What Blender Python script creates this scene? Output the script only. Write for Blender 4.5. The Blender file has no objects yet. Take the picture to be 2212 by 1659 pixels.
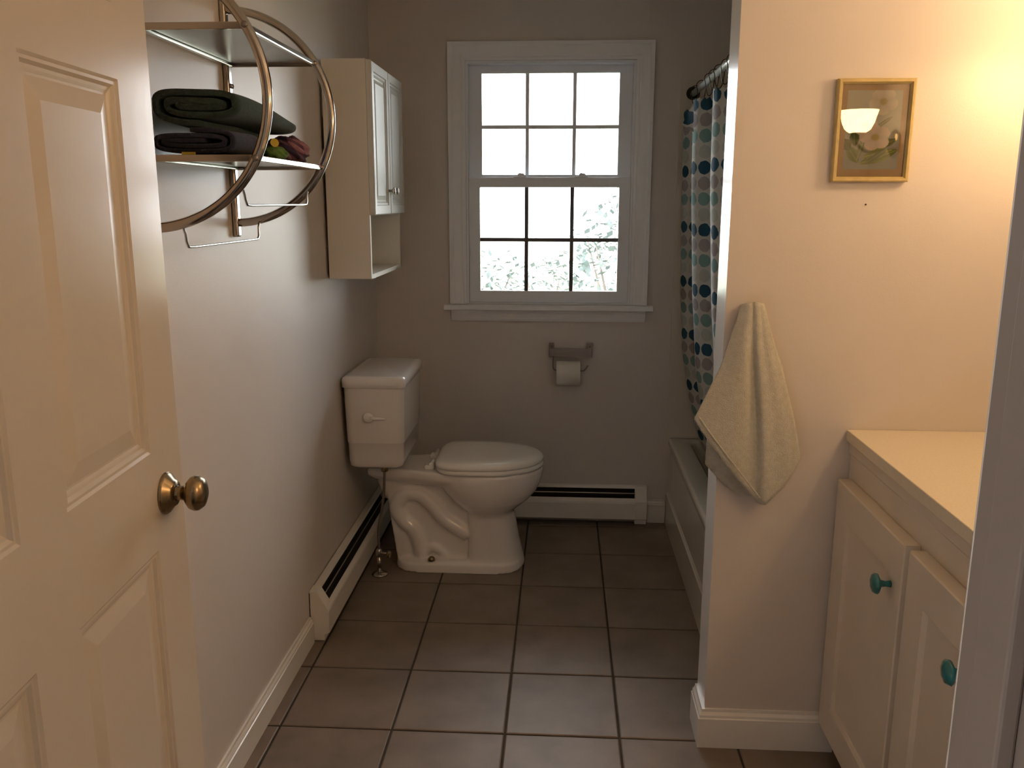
import bpy, bmesh, math, random
from mathutils import Vector, Matrix
random.seed(7)
C = bpy.context.scene.collection
SC = bpy.context.scene
PI = math.pi

# ------------------------------------------------------------------ camera
cam_d = bpy.data.cameras.new('camera')
cam = bpy.data.objects.new('camera', cam_d)
C.objects.link(cam)
cam_d.sensor_fit = 'HORIZONTAL'
cam_d.sensor_width = 36.0
cam_d.lens = 1864.62 / 2212.0 * 36.0
cam_d.clip_start = 0.02
_pi, _ya, _ro = 0.207974, -0.057747, 0.001659
_fw = Vector((math.sin(_ya) * math.cos(_pi), math.cos(_ya) * math.cos(_pi), -math.sin(_pi)))
_rt = Vector((math.cos(_ya), -math.sin(_ya), 0))
_up = _rt.cross(_fw)
_r2 = math.cos(_ro) * _rt + math.sin(_ro) * _up
_u2 = -math.sin(_ro) * _rt + math.cos(_ro) * _up
cam.matrix_world = Matrix((( _r2.x, _u2.x, -_fw.x, 0), (_r2.y, _u2.y, -_fw.y, 0), (_r2.z, _u2.z, -_fw.z, 1.5044), (0, 0, 0, 1)))
SC.camera = cam

# ------------------------------------------------------------------ sky, sun, exposure
world = bpy.data.worlds.new('sky')
SC.world = world
world.use_nodes = True
_bg = world.node_tree.nodes['Background']
_bg.inputs['Color'].default_value = (0.95, 0.95, 0.98, 1)
_bg.inputs['Strength'].default_value = 9.3
sun_d = bpy.data.lights.new('sun', 'SUN')
sun_d.energy = 6.0
sun_d.angle = math.radians(1.0)
sun_d.color = (1.0, 0.96, 0.88)
sun = bpy.data.objects.new('sun', sun_d)
C.objects.link(sun)
sun.rotation_euler = (math.radians(38), 0, math.radians(-24))   # high behind the house, shining towards the garden
SC.view_settings.view_transform = 'Standard'
SC.view_settings.look = 'None'
SC.view_settings.exposure = 0.55
SC.view_settings.gamma = 1.0
SC.view_settings.use_curve_mapping = False
SC.cycles.caustics_reflective = False
SC.cycles.caustics_refractive = False
LAMP = 30.0          # glow of the frosted sconce shades
BULB = 110.0

# ------------------------------------------------------------------ materials
def mat(name, col, rough=0.5, metal=0.0, spec=0.5, noise=None, bump=None, coat=0.0, sheen=0.0):
    m = bpy.data.materials.new(name)
    m.use_nodes = True
    nt = m.node_tree
    b = nt.nodes['Principled BSDF']
    b.inputs['Base Color'].default_value = (*col, 1)
    b.inputs['Roughness'].default_value = rough
    b.inputs['Metallic'].default_value = metal
    b.inputs['Specular IOR Level'].default_value = spec
    b.inputs['Coat Weight'].default_value = coat
    b.inputs['Coat Roughness'].default_value = 0.08
    if sheen:
        b.inputs['Sheen Weight'].default_value = sheen
    tc = nt.nodes.new('ShaderNodeTexCoord')
    if noise:
        sc_, amt = noise
        n = nt.nodes.new('ShaderNodeTexNoise')
        n.inputs['Scale'].default_value = sc_
        n.inputs['Detail'].default_value = 4
        nt.links.new(tc.outputs['Object'], n.inputs['Vector'])
        r = nt.nodes.new('ShaderNodeValToRGB')
        r.color_ramp.elements[0].position = 0.3
        r.color_ramp.elements[1].position = 0.7
        r.color_ramp.elements[0].color = (*[max(0, c * (1 - amt)) for c in col], 1)
        r.color_ramp.elements[1].color = (*[min(1, c * (1 + amt)) for c in col], 1)
        nt.links.new(n.outputs['Fac'], r.inputs['Fac'])
        nt.links.new(r.outputs['Color'], b.inputs['Base Color'])
    if bump:
        sc_, st, dist = bump
        n = nt.nodes.new('ShaderNodeTexNoise')
        n.inputs['Scale'].default_value = sc_
        n.inputs['Detail'].default_value = 3
        nt.links.new(tc.outputs['Object'], n.inputs['Vector'])
        bp = nt.nodes.new('ShaderNodeBump')
        bp.inputs['Strength'].default_value = st
        bp.inputs['Distance'].default_value = dist
        nt.links.new(n.outputs['Fac'], bp.inputs['Height'])
        nt.links.new(bp.outputs['Normal'], b.inputs['Normal'])
    return m

M = {}
M['wall'] = mat('wall_paint', (0.705, 0.645, 0.605), 0.42, noise=(3.0, 0.02), bump=(220, 0.12, 0.002))
M['wall_hall'] = mat('hall_paint', (0.60, 0.55, 0.50), 0.6, bump=(200, 0.1, 0.002))
M['ceiling'] = mat('ceiling_paint', (0.86, 0.84, 0.80), 0.8, bump=(150, 0.15, 0.002))
M['trim'] = mat('trim_gloss_paint', (0.84, 0.81, 0.77), 0.20, noise=(6, 0.015), bump=(60, 0.05, 0.001))
M['jamb'] = mat('jamb_shaded_paint', (0.28, 0.225, 0.19), 0.6, bump=(60, 0.05, 0.001))  # darkened so the colour carries the dim light on the jamb
M['trim_window'] = mat('window_paint', (0.90, 0.90, 0.93), 0.30, noise=(6, 0.015))
M['vinyl'] = mat('window_vinyl', (0.86, 0.88, 0.93), 0.35)
M['vinyl_backlit'] = mat('backlit_shade_vinyl', (0.10, 0.09, 0.10), 0.4)  # window vinyl with the backlit shade of the lower muntins put into its colour
M['door'] = mat('door_paint', (0.64, 0.58, 0.51), 0.2, noise=(5, 0.02), bump=(40, 0.06, 0.002))
M['tile'] = None
M['grout'] = mat('grout', (0.055, 0.045, 0.038), 0.9, noise=(30, 0.2), bump=(300, 0.3, 0.002))
M['ceramic'] = mat('white_ceramic', (0.87, 0.83, 0.80), 0.10, coat=0.5)
M['plastic'] = mat('seat_plastic', (0.92, 0.90, 0.86), 0.16, coat=0.3)
M['handle'] = mat('handle_plastic', (0.95, 0.94, 0.92), 0.25)
M['tub'] = mat('tub_enamel', (0.74, 0.70, 0.62), 0.15, coat=0.4)
M['surround'] = mat('tub_surround', (0.70, 0.64, 0.56), 0.3)
M['cabinet'] = mat('cabinet_white', (0.80, 0.76, 0.69), 0.32, noise=(5, 0.015))
M['cabinet_door'] = mat('cabinet_door_white', (0.70, 0.71, 0.68), 0.30, noise=(5, 0.015))
M['vanity'] = mat('vanity_cream', (0.74, 0.66, 0.56), 0.38, noise=(6, 0.03), bump=(70, 0.06, 0.002))
M['counter'] = mat('counter_laminate', (0.78, 0.70, 0.56), 0.35, noise=(180, 0.05))
M['chrome'] = mat('chrome', (0.50, 0.465, 0.435), 0.11, 1.0)
M['chrome_bright'] = mat('chrome_bright', (0.66, 0.66, 0.65), 0.12, 1.0)
M['chrome_shelf'] = mat('satin_chrome', (0.20, 0.18, 0.165), 0.28, 1.0)
M['nickel'] = mat('brushed_nickel', (0.30, 0.27, 0.26), 0.32, 1.0)
M['brass'] = mat('antique_brass', (0.33, 0.25, 0.15), 0.26, 1.0, noise=(60, 0.25))
M['steel'] = mat('braided_steel', (0.30, 0.27, 0.25), 0.4, 1.0)
M['heater'] = mat('heater_enamel', (0.86, 0.82, 0.77), 0.35, noise=(8, 0.03))
M['heater_dark'] = mat('heater_fins_shade', (0.02, 0.017, 0.017), 0.6)  # fins, and the shade painted onto the back panel
M['heater_blade'] = mat('heater_damper', (0.35, 0.33, 0.31), 0.4, 0.6)
M['rod'] = mat('rod_white_enamel', (0.62, 0.66, 0.63), 0.25)
M['ring'] = mat('dark_metal_ring', (0.05, 0.045, 0.04), 0.35, 0.8)
M['paper'] = mat('tissue_paper', (0.78, 0.74, 0.68), 0.95, bump=(120, 0.2, 0.002))
M['cardboard'] = mat('cardboard', (0.35, 0.25, 0.16), 0.9)
M['towel'] = mat('sage_terry', (0.58, 0.56, 0.49), 1.0, noise=(90, 0.08), bump=(420, 0.8, 0.004), sheen=0.35)
M['towel_green'] = mat('green_terry', (0.036, 0.066, 0.062), 1.0, noise=(80, 0.2), bump=(380, 0.8, 0.004), sheen=0.12)
M['towel_navy'] = mat('navy_terry', (0.028, 0.031, 0.068), 1.0, noise=(80, 0.2), bump=(380, 0.8, 0.004), sheen=0.12)
M['cloth_green'] = mat('leaf_green_cloth', (0.10, 0.19, 0.045), 1.0, noise=(25, 0.4), bump=(200, 0.4, 0.003))
M['yellow'] = mat('yellow_print', (0.55, 0.42, 0.06), 0.8)
M['dark_print'] = mat('dark_print', (0.02, 0.02, 0.02), 0.8)
M['turquoise'] = mat('turquoise_glass', (0.005, 0.16, 0.19), 0.12, coat=0.6)
M['gold'] = mat('gold_wood', (0.56, 0.43, 0.18), 0.38, noise=(40, 0.12))
M['mat_board'] = mat('ochre_mat', (0.52, 0.31, 0.12), 0.85, noise=(30, 0.08))
M['dark'] = mat('dark_recess', (0.015, 0.013, 0.012), 0.9)
M['nail'] = mat('dark_nail', (0.08, 0.05, 0.04), 0.5, 0.5)
M['lawn'] = mat('lawn_grass', (0.34, 0.36, 0.28), 0.9, noise=(3, 0.3))
M['leaf'] = mat('shrub_leaf', (0.085, 0.110, 0.108), 0.6, noise=(4, 0.3))
M['bark'] = mat('shrub_bark', (0.12, 0.10, 0.09), 0.9)

def tile_mat():
    m = bpy.data.materials.new('stone_tile'); m.use_nodes = True
    nt = m.node_tree; b = nt.nodes['Principled BSDF']
    tc = nt.nodes.new('ShaderNodeTexCoord'); oi = nt.nodes.new('ShaderNodeObjectInfo')
    add = nt.nodes.new('ShaderNodeVectorMath'); add.operation = 'ADD'
    nt.links.new(tc.outputs['Object'], add.inputs[0])
    sc_ = nt.nodes.new('ShaderNodeVectorMath'); sc_.operation = 'SCALE'; sc_.inputs['Scale'].default_value = 17.0
    nt.links.new(oi.outputs['Location'], sc_.inputs[0]); nt.links.new(sc_.outputs[0], add.inputs[1])
    n = nt.nodes.new('ShaderNodeTexNoise'); n.inputs['Scale'].default_value = 7; n.inputs['Detail'].default_value = 6
    nt.links.new(add.outputs[0], n.inputs['Vector'])
    r = nt.nodes.new('ShaderNodeValToRGB')
    r.color_ramp.elements[0].position = 0.3; r.color_ramp.elements[0].color = (0.195, 0.150, 0.122, 1)
    r.color_ramp.elements[1].position = 0.72; r.color_ramp.elements[1].color = (0.275, 0.215, 0.178, 1)
    nt.links.new(n.outputs['Fac'], r.inputs['Fac']); nt.links.new(r.outputs['Color'], b.inputs['Base Color'])
    n2 = nt.nodes.new('ShaderNodeTexNoise'); n2.inputs['Scale'].default_value = 30; n2.inputs['Detail'].default_value = 3
    nt.links.new(add.outputs[0], n2.inputs['Vector'])
    bp = nt.nodes.new('ShaderNodeBump'); bp.inputs['Strength'].default_value = 0.12; bp.inputs['Distance'].default_value = 0.003
    nt.links.new(n2.outputs['Fac'], bp.inputs['Height']); nt.links.new(bp.outputs['Normal'], b.inputs['Normal'])
    b.inputs['Roughness'].default_value = 0.46
    b.inputs['Specular IOR Level'].default_value = 0.38
    return m
M['tile'] = tile_mat()

def glass_mat(name, tint=(1, 1, 1), refl=0.06):
    m = bpy.data.materials.new(name); m.use_nodes = True
    nt = m.node_tree
    for n in list(nt.nodes):
        if n.type == 'BSDF_PRINCIPLED': nt.nodes.remove(n)
    out = [n for n in nt.nodes if n.type == 'OUTPUT_MATERIAL'][0]
    tr = nt.nodes.new('ShaderNodeBsdfTransparent'); tr.inputs['Color'].default_value = (*tint, 1)
    gl = nt.nodes.new('ShaderNodeBsdfGlossy'); gl.inputs['Roughness'].default_value = 0.01
    fr = nt.nodes.new('ShaderNodeFresnel'); fr.inputs['IOR'].default_value = 1.45
    mx = nt.nodes.new('ShaderNodeMixShader')
    nt.links.new(fr.outputs[0], mx.inputs[0]); nt.links.new(tr.outputs[0], mx.inputs[1]); nt.links.new(gl.outputs[0], mx.inputs[2])
    nt.links.new(mx.outputs[0], out.inputs['Surface'])
    return m
M['glass'] = glass_mat('window_glass', (0.97, 0.99, 0.98))
M['picture_glass'] = glass_mat('picture_glass', (0.97, 0.97, 0.95))

def emit_mat(name, col, s):
    m = bpy.data.materials.new(name); m.use_nodes = True
    nt = m.node_tree
    for n in list(nt.nodes):
        if n.type == 'BSDF_PRINCIPLED': nt.nodes.remove(n)
    out = [n for n in nt.nodes if n.type == 'OUTPUT_MATERIAL'][0]
    e = nt.nodes.new('ShaderNodeEmission'); e.inputs['Color'].default_value = (*col, 1); e.inputs['Strength'].default_value = s
    nt.links.new(e.outputs[0], out.inputs['Surface'])
    return m
M['shade'] = emit_mat('lit_frosted_glass', (1.0, 0.65, 0.32), LAMP)
M['bulb'] = emit_mat('lit_bulb', (1.0, 0.70, 0.40), BULB)

def curtain_mat():
    m = bpy.data.materials.new('dotted_curtain_fabric'); m.use_nodes = True
    nt = m.node_tree; L = nt.links.new
    b = nt.nodes['Principled BSDF']; b.inputs['Roughness'].default_value = 0.75
    uv = nt.nodes.new('ShaderNodeUVMap'); uv.uv_map = 'UVMap'
    sep = nt.nodes.new('ShaderNodeSeparateXYZ'); L(uv.outputs[0], sep.inputs[0])
    def mth(op, a, bb=None):
        n = nt.nodes.new('ShaderNodeMath'); n.operation = op
        for k, v in enumerate((a, bb)):
            if v is None: continue
            if isinstance(v, (int, float)): n.inputs[k].default_value = v
            else: L(v, n.inputs[k])
        return n.outputs[0]
    P = 0.059
    # brush-edged wobble on the dot outline
    nz = nt.nodes.new('ShaderNodeTexNoise'); nz.inputs['Scale'].default_value = 60; L(uv.outputs[0], nz.inputs['Vector'])
    wob = mth('MULTIPLY', mth('SUBTRACT', nz.outputs['Fac'], 0.5), 0.16)
    u = mth('DIVIDE', sep.outputs['X'], P); v = mth('DIVIDE', sep.outputs['Y'], P)
    fu = mth('SUBTRACT', mth('FRACT', u), 0.5); fv = mth('SUBTRACT', mth('FRACT', v), 0.5)
    d = mth('SQRT', mth('ADD', mth('MULTIPLY', fu, fu), mth('MULTIPLY', fv, fv)))
    d = mth('ADD', d, wob)
    dot = mth('LESS_THAN', d, 0.43)
    row = mth('FLOORED_MODULO', mth('FLOOR', v), 4.0)
    ramp = nt.nodes.new('ShaderNodeValToRGB'); ramp.color_ramp.interpolation = 'CONSTANT'
    cols = [(0.012, 0.085, 0.16), (0.42, 0.38, 0.40), (0.24, 0.42, 0.42), (0.55, 0.58, 0.55)]
    e = ramp.color_ramp.elements
    e[0].position = 0; e[0].color = (*cols[3], 1)
    e[1].position = 0.2; e[1].color = (*cols[2], 1)
    for pos, c in ((0.45, cols[1]), (0.7, cols[0])):
        q = e.new(pos); q.color = (*c, 1)
    L(mth('DIVIDE', row, 4.0), ramp.inputs['Fac'])
    mix = nt.nodes.new('ShaderNodeMixRGB'); L(dot, mix.inputs[0]); mix.inputs[1].default_value = (0.70, 0.70, 0.68, 1)
    L(ramp.outputs['Color'], mix.inputs[2]); L(mix.outputs[0], b.inputs['Base Color'])
    out = [n for n in nt.nodes if n.type == 'OUTPUT_MATERIAL'][0]
    tl = nt.nodes.new('ShaderNodeBsdfTranslucent'); L(mix.outputs[0], tl.inputs['Color'])
    ms = nt.nodes.new('ShaderNodeMixShader'); ms.inputs[0].default_value = 0.25
    L(b.outputs[0], ms.inputs[1]); L(tl.outputs[0], ms.inputs[2]); L(ms.outputs[0], out.inputs['Surface'])
    return m
M['curtain'] = curtain_mat()

def plaid_mat():
    m = bpy.data.materials.new('plaid_flannel'); m.use_nodes = True
    nt = m.node_tree; L = nt.links.new
    b = nt.nodes['Principled BSDF']; b.inputs['Roughness'].default_value = 1.0
    uv = nt.nodes.new('ShaderNodeUVMap'); uv.uv_map = 'UVMap'
    sep = nt.nodes.new('ShaderNodeSeparateXYZ'); L(uv.outputs[0], sep.inputs[0])
    def band(o):
        a = nt.nodes.new('ShaderNodeMath'); a.operation = 'MULTIPLY'; a.inputs[1].default_value = 16; L(o, a.inputs[0])
        f = nt.nodes.new('ShaderNodeMath'); f.operation = 'FRACT'; L(a.outputs[0], f.inputs[0])
        g = nt.nodes.new('ShaderNodeMath'); g.operation = 'GREATER_THAN'; g.inputs[1].default_value = 0.5; L(f.outputs[0], g.inputs[0])
        return g.outputs[0]
    s = nt.nodes.new('ShaderNodeMath'); s.operation = 'ADD'; L(band(sep.outputs['X']), s.inputs[0]); L(band(sep.outputs['Y']), s.inputs[1])
    d = nt.nodes.new('ShaderNodeMath'); d.operation = 'DIVIDE'; d.inputs[1].default_value = 2.2; L(s.outputs[0], d.inputs[0])
    r = nt.nodes.new('ShaderNodeValToRGB'); r.color_ramp.interpolation = 'CONSTANT'
    e = r.color_ramp.elements
    e[0].position = 0; e[0].color = (0.30, 0.15, 0.19, 1); e[1].position = 0.3; e[1].color = (0.11, 0.05, 0.09, 1)
    q = e.new(0.7); q.color = (0.03, 0.02, 0.05, 1)
    L(d.outputs[0], r.inputs['Fac']); L(r.outputs['Color'], b.inputs['Base Color'])
    return m
M['plaid'] = plaid_mat()

def vcol_mat():
    m = bpy.data.materials.new('flower_print'); m.use_nodes = True
    nt = m.node_tree; b = nt.nodes['Principled BSDF']; b.inputs['Roughness'].default_value = 0.7
    a = nt.nodes.new('ShaderNodeVertexColor'); a.layer_name = 'ink'
    nt.links.new(a.outputs['Color'], b.inputs['Base Color'])
    return m
M['print'] = vcol_mat()

# ------------------------------------------------------------------ mesh helpers
def quadify(bm):
    bmesh.ops.recalc_face_normals(bm, faces=bm.faces)

def obj(name, bm, m, parent=None, smooth=False, bevel=0.0, origin=None, segs=2, wn=False):
    """one mesh object from a bmesh in world coordinates; parent roots are only translated (or set up before)"""
    quadify(bm)
    me = bpy.data.meshes.new(name)
    if parent is not None:
        off = Vector((0, 0, 0)); p = parent; top = parent
        while p is not None:
            off += Vector(p.location); top = p; p = p.parent
        if not top.get('local'):
            bmesh.ops.translate(bm, vec=-off, verts=bm.verts)
    bm.to_mesh(me); bm.free()
    if smooth:
        for f in me.polygons: f.use_smooth = True
    for mm in (m if isinstance(m, (list, tuple)) else [m]): me.materials.append(mm)
    o = bpy.data.objects.new(name, me); C.objects.link(o)
    if parent is not None: o.parent = parent
    if bevel > 0:
        b = o.modifiers.new('bevel', 'BEVEL'); b.width = bevel; b.segments = segs; b.limit_method = 'ANGLE'; b.angle_limit = math.radians(40)
    return o

def root(name, loc, label, cat, group=None, kind=None, rotz=0, local=False):
    o = bpy.data.objects.new(name, None); C.objects.link(o)
    o.location = loc; o.rotation_euler = (0, 0, rotz); o.empty_display_size = 0.05
    o['label'] = label; o['category'] = cat
    if group: o['group'] = group
    if kind: o['kind'] = kind
    if local: o['local'] = 1
    return o

def tag(o, label, cat, group=None, kind=None):
    o['label'] = label; o['category'] = cat
    if group: o['group'] = group
    if kind: o['kind'] = kind
    return o

def add_box(bm, x, y, z):
    vs = [bm.verts.new((xx, yy, zz)) for xx in x for yy in y for zz in z]
    for f in ((0, 1, 3, 2), (4, 6, 7, 5), (0, 4, 5, 1), (2, 3, 7, 6), (0, 2, 6, 4), (1, 5, 7, 3)):
        bm.faces.new([vs[i] for i in f])
    return vs

def box(name, x, y, z, m, parent=None, bevel=0.0, smooth=False, segs=2):
    bm = bmesh.new(); add_box(bm, x, y, z)
    return obj(name, bm, m, parent, smooth, bevel, segs=segs)

def add_prism(bm, poly, axis, a, b):
    """poly: list of 2d points; axis 0: (y,z) extruded along x; 1: (x,z) along y; 2: (x,y) along z"""
    def P(p, t):
        return (t, p[0], p[1]) if axis == 0 else (p[0], t, p[1]) if axis == 1 else (p[0], p[1], t)
    A = [bm.verts.new(P(p, a)) for p in poly]; B = [bm.verts.new(P(p, b)) for p in poly]
    n = len(poly)
    for i in range(n):
        bm.faces.new((A[i], A[(i + 1) % n], B[(i + 1) % n], B[i]))
    bm.faces.new(A); bm.faces.new(B[::-1])

def prism(name, poly, axis, a, b, m, parent=None, bevel=0.0, smooth=False):
    bm = bmesh.new(); add_prism(bm, poly, axis, a, b)
    return obj(name, bm, m, parent, smooth, bevel)

def add_tube(bm, pts, r, seg=12, closed=False, caps=True, flat=1.0):
    pts = [Vector(p) for p in pts]; n = len(pts); rings = []
    prev = None
    for i, p in enumerate(pts):
        if closed: t = (pts[(i + 1) % n] - pts[i - 1])
        elif i == 0: t = pts[1] - p
        elif i == n - 1: t = p - pts[-2]
        else: t = pts[i + 1] - pts[i - 1]
        t.normalize()
        if prev is None:
            ref = Vector((0, 0, 1)) if abs(t.z) < 0.9 else Vector((1, 0, 0))
            s = t.cross(ref).normalized()
        else:
            s = (prev - t * prev.dot(t)).normalized()
        prev = s; q = t.cross(s)
        rr = r[i] if isinstance(r, (list, tuple)) else r
        rings.append([bm.verts.new(p + (math.cos(2 * PI * k / seg) * s + math.sin(2 * PI * k / seg) * q * flat) * rr) for k in range(seg)])
    m = n if closed else n - 1
    for i in range(m):
        A, B = rings[i], rings[(i + 1) % n]
        for k in range(seg):
            bm.faces.new((A[k], A[(k + 1) % seg], B[(k + 1) % seg], B[k]))
    if caps and not closed:
        bm.faces.new(rings[0][::-1]); bm.faces.new(rings[-1])

def tube(name, pts, r, m, parent=None, seg=12, closed=False):
    bm = bmesh.new(); add_tube(bm, pts, r, seg, closed)
    return obj(name, bm, m, parent, smooth=True)

def add_lathe(bm, prof, origin, axis, seg=24):
    """prof: list of (radius, distance along axis)"""
    ax = Vector(axis).normalized(); ref = Vector((0, 0, 1)) if abs(ax.z) < 0.9 else Vector((1, 0, 0))
    s = ax.cross(ref).normalized(); q = ax.cross(s); o = Vector(origin); rings = []
    for r, d in prof:
        if r < 1e-6: rings.append([bm.verts.new(o + ax * d)])
        else: rings.append([bm.verts.new(o + ax * d + (math.cos(2 * PI * k / seg) * s + math.sin(2 * PI * k / seg) * q) * r) for k in range(seg)])
    for A, B in zip(rings, rings[1:]):
        for k in range(seg):
            a0, a1 = A[k % len(A)], A[(k + 1) % len(A)]; b0, b1 = B[k % len(B)], B[(k + 1) % len(B)]
            f = []
            for v in (a0, a1, b1, b0):
                if v not in f: f.append(v)
            if len(f) > 2: bm.faces.new(f)
    if len(rings[0]) > 1: bm.faces.new(rings[0][::-1])
    if len(rings[-1]) > 1: bm.faces.new(rings[-1])

def lathe(name, prof, origin, axis, m, parent=None, seg=24):
    bm = bmesh.new(); add_lathe(bm, prof, origin, axis, seg)
    return obj(name, bm, m, parent, smooth=True)

def add_loft(bm, rings, cap0=True, cap1=True, closed=True):
    R = [[bm.verts.new(p) for p in r] for r in rings]
    n = len(R[0])
    for A, B in zip(R, R[1:]):
        for k in range(n if closed else n - 1):
            bm.faces.new((A[k], A[(k + 1) % n], B[(k + 1) % n], B[k]))
    if cap0: bm.faces.new(R[0][::-1])
    if cap1: bm.faces.new(R[-1])
    return R

def rrect(x0, x1, y0, y1, r, n=6):
    pts = []
    for cx, cy, a0 in ((x1 - r, y1 - r, 0), (x0 + r, y1 - r, 90), (x0 + r, y0 + r, 180), (x1 - r, y0 + r, 270)):
        for k in range(n + 1):
            a = math.radians(a0 + 90 * k / n); pts.append((cx + r * math.cos(a), cy + r * math.sin(a)))
    return pts

def smooth_angle(o, deg=35):
    me = o.data
    for f in me.polygons: f.use_smooth = True
    try:
        me.set_sharp_from_angle(angle=math.radians(deg))
    except Exception:
        pass

def catmull(pts, n=6):
    pts = [Vector(p) for p in pts]; out = []
    P = [pts[0] * 2 - pts[1]] + pts + [pts[-1] * 2 - pts[-2]]
    for i in range(1, len(P) - 2):
        for k in range(n):
            t = k / n; a, b, c, d = P[i - 1], P[i], P[i + 1], P[i + 2]
            out.append(0.5 * ((2 * b) + (c - a) * t + (2 * a - 5 * b + 4 * c - d) * t * t + (3 * b - a - 3 * c + d) * t ** 3))
    out.append(pts[-1])
    return out

# room measures (metres); x right, y into the room, z up
XL, XR, YB, ZC = -0.86, 1.30, 3.96, 2.44
YD0, YD1 = 0.391, 0.511          # doorway wall
YW0, YW1, XW = 2.215, 2.34, 0.415  # partition wall between vanity and tub
S = 'structure'

# ------------------------------------------------------------------ floor with separate tiles
bm = bmesh.new(); add_box(bm, (XL - 0.1, XR + 0.1), (-1.3, YB + 0.12), (-0.10, -0.004))
floor = tag(obj('floor', bm, M['grout']), 'bathroom floor of square brown stone tiles with dark grout joints', 'floor', kind=S)
G = 0.0035
tile_cache = {}
def tile(x0, x1, y0, y1):
    key = (round(x1 - x0, 4), round(y1 - y0, 4))
    if key not in tile_cache:
        w, d = key[0] / 2, key[1] / 2; c = 0.003
        bm = bmesh.new()
        R = []
        for ins, z in ((0, -0.008), (0, -0.0016), (c, 0.0)):
            R.append([(-w + ins, -d + ins, z), (w - ins, -d + ins, z), (w - ins, d - ins, z), (-w + ins, d - ins, z)])
        add_loft(bm, R, cap0=False)
        quadify(bm)
        me = bpy.data.meshes.new('tile'); bm.to_mesh(me); bm.free(); me.materials.append(M['tile']); tile_cache[key] = me
    o = bpy.data.objects.new('tile', tile_cache[key]); C.objects.link(o)
    o.location = ((x0 + x1) / 2, (y0 + y1) / 2, random.uniform(-0.0006, 0.0004)); o.parent = floor
TX, TY, TS = -0.808, 2.2285, 0.33
for i in range(-1, 7):
    for j in range(-6, 6):
        x0, x1 = TX + i * TS + G, TX + (i + 1) * TS - G
        y0, y1 = TY + j * TS + G, TY + (j + 1) * TS - G
        x0, x1 = max(x0, XL), min(x1, XR); y0, y1 = max(y0, YD1 - 0.06), min(y1, YB)
        if x1 - x0 < 0.02 or y1 - y0 < 0.02: continue
        if x0 > 0.52 and y0 > YW0: continue
        tile(x0, x1, y0, y1)

# ------------------------------------------------------------------ walls and ceiling
def ring_wall(name, outer, hole, axis, a, b, m):
    bm = bmesh.new()
    (u0, u1), (v0, v1) = outer; (p0, p1), (q0, q1) = hole
    def P(u, v, t): return (u, t, v) if axis == 1 else (t, u, v)
    R = []
    for t in (a, b):
        R.append(([bm.verts.new(P(u, v, t)) for u, v in ((u0, v0), (u1, v0), (u1, v1), (u0, v1))],
                  [bm.verts.new(P(u, v, t)) for u, v in ((p0, q0), (p1, q0), (p1, q1), (p0, q1))]))
    for o_, h in R:
        for k in range(4): bm.faces.new((o_[k], o_[(k + 1) % 4], h[(k + 1) % 4], h[k]))
    for w in (0, 1):
        for k in range(4): bm.faces.new((R[0][w][k], R[0][w][(k + 1) % 4], R[1][w][(k + 1) % 4], R[1][w][k]))
    return obj(name, bm, m)

tag(box('wall_left', (XL - 0.12, XL), (YD0, YB), (-0.1, ZC), M['wall']), 'long beige painted wall on the left behind rack and toilet', 'wall', kind=S)
tag(ring_wall('wall_back', ((XL - 0.12, XR + 0.12), (-0.1, ZC)), ((-0.437, 0.309), (1.045, 2.107)), 1, YB, YB + 0.14, M['wall']), 'beige painted end wall around the bright window', 'wall', kind=S)
tag(box('wall_right', (XR, XR + 0.12), (YD0, YB), (-0.1, ZC), M['wall']), 'beige painted wall at the far side of vanity and tub', 'wall', kind=S)
bm = bmesh.new()
add_prism(bm, [(XL - 0.12, -0.1), (-0.592, -0.1), (-0.592, 2.075), (0.272, 2.075), (0.272, -0.1), (XR + 0.12, -0.1), (XR + 0.12, ZC), (XL - 0.12, ZC)], 1, YD0, YD1)
tag(obj('wall_front', bm, [M['wall']]), 'beige wall holding the bathroom doorway beside the camera', 'wall', kind=S)
bm = bmesh.new(); add_box(bm, (XW, XR), (YW0, YW1), (0, ZC))
w = obj('wall_partition', bm, [M['wall'], M['trim']])
for f in w.data.polygons:
    if f.normal.x < -0.9: f.material_index = 1
tag(w, 'tan partition wall between vanity and bathtub with glossy white end face', 'wall', kind=S)
tag(box('ceiling', (-1.6, 1.7), (-1.4, YB + 0.14), (ZC, ZC + 0.15), M['ceiling']), 'flat white painted ceiling over the bathroom', 'ceiling', kind=S)
# the hall the camera stands in
tag(box('wall_hall_left', (-1.45, -1.33), (-1.3, YD0), (-0.1, ZC), M['wall_hall']), 'dim hall wall left of the bathroom doorway', 'wall', kind=S)
tag(box('wall_hall_right', (1.45, 1.57), (-1.3, YD0), (-0.1, ZC), M['wall_hall']), 'dim hall wall right of the bathroom doorway', 'wall', kind=S)
tag(box('wall_hall_back', (-1.45, 1.57), (-1.42, -1.3), (-0.1, ZC), M['wall_hall']), 'dim hall wall facing the bathroom doorway', 'wall', kind=S)
for nm, xa, xb in (('wall_hall_nook', -1.45, XL - 0.12), ('wall_hall_corner', XR + 0.12, 1.57)):
    tag(box(nm, (xa, xb), (YD0, YD1), (-0.1, ZC), M['wall_hall']), 'short hall wall beside the %s end of the doorway wall' % ('left' if xa < 0 else 'right'), 'wall', kind=S)

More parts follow.
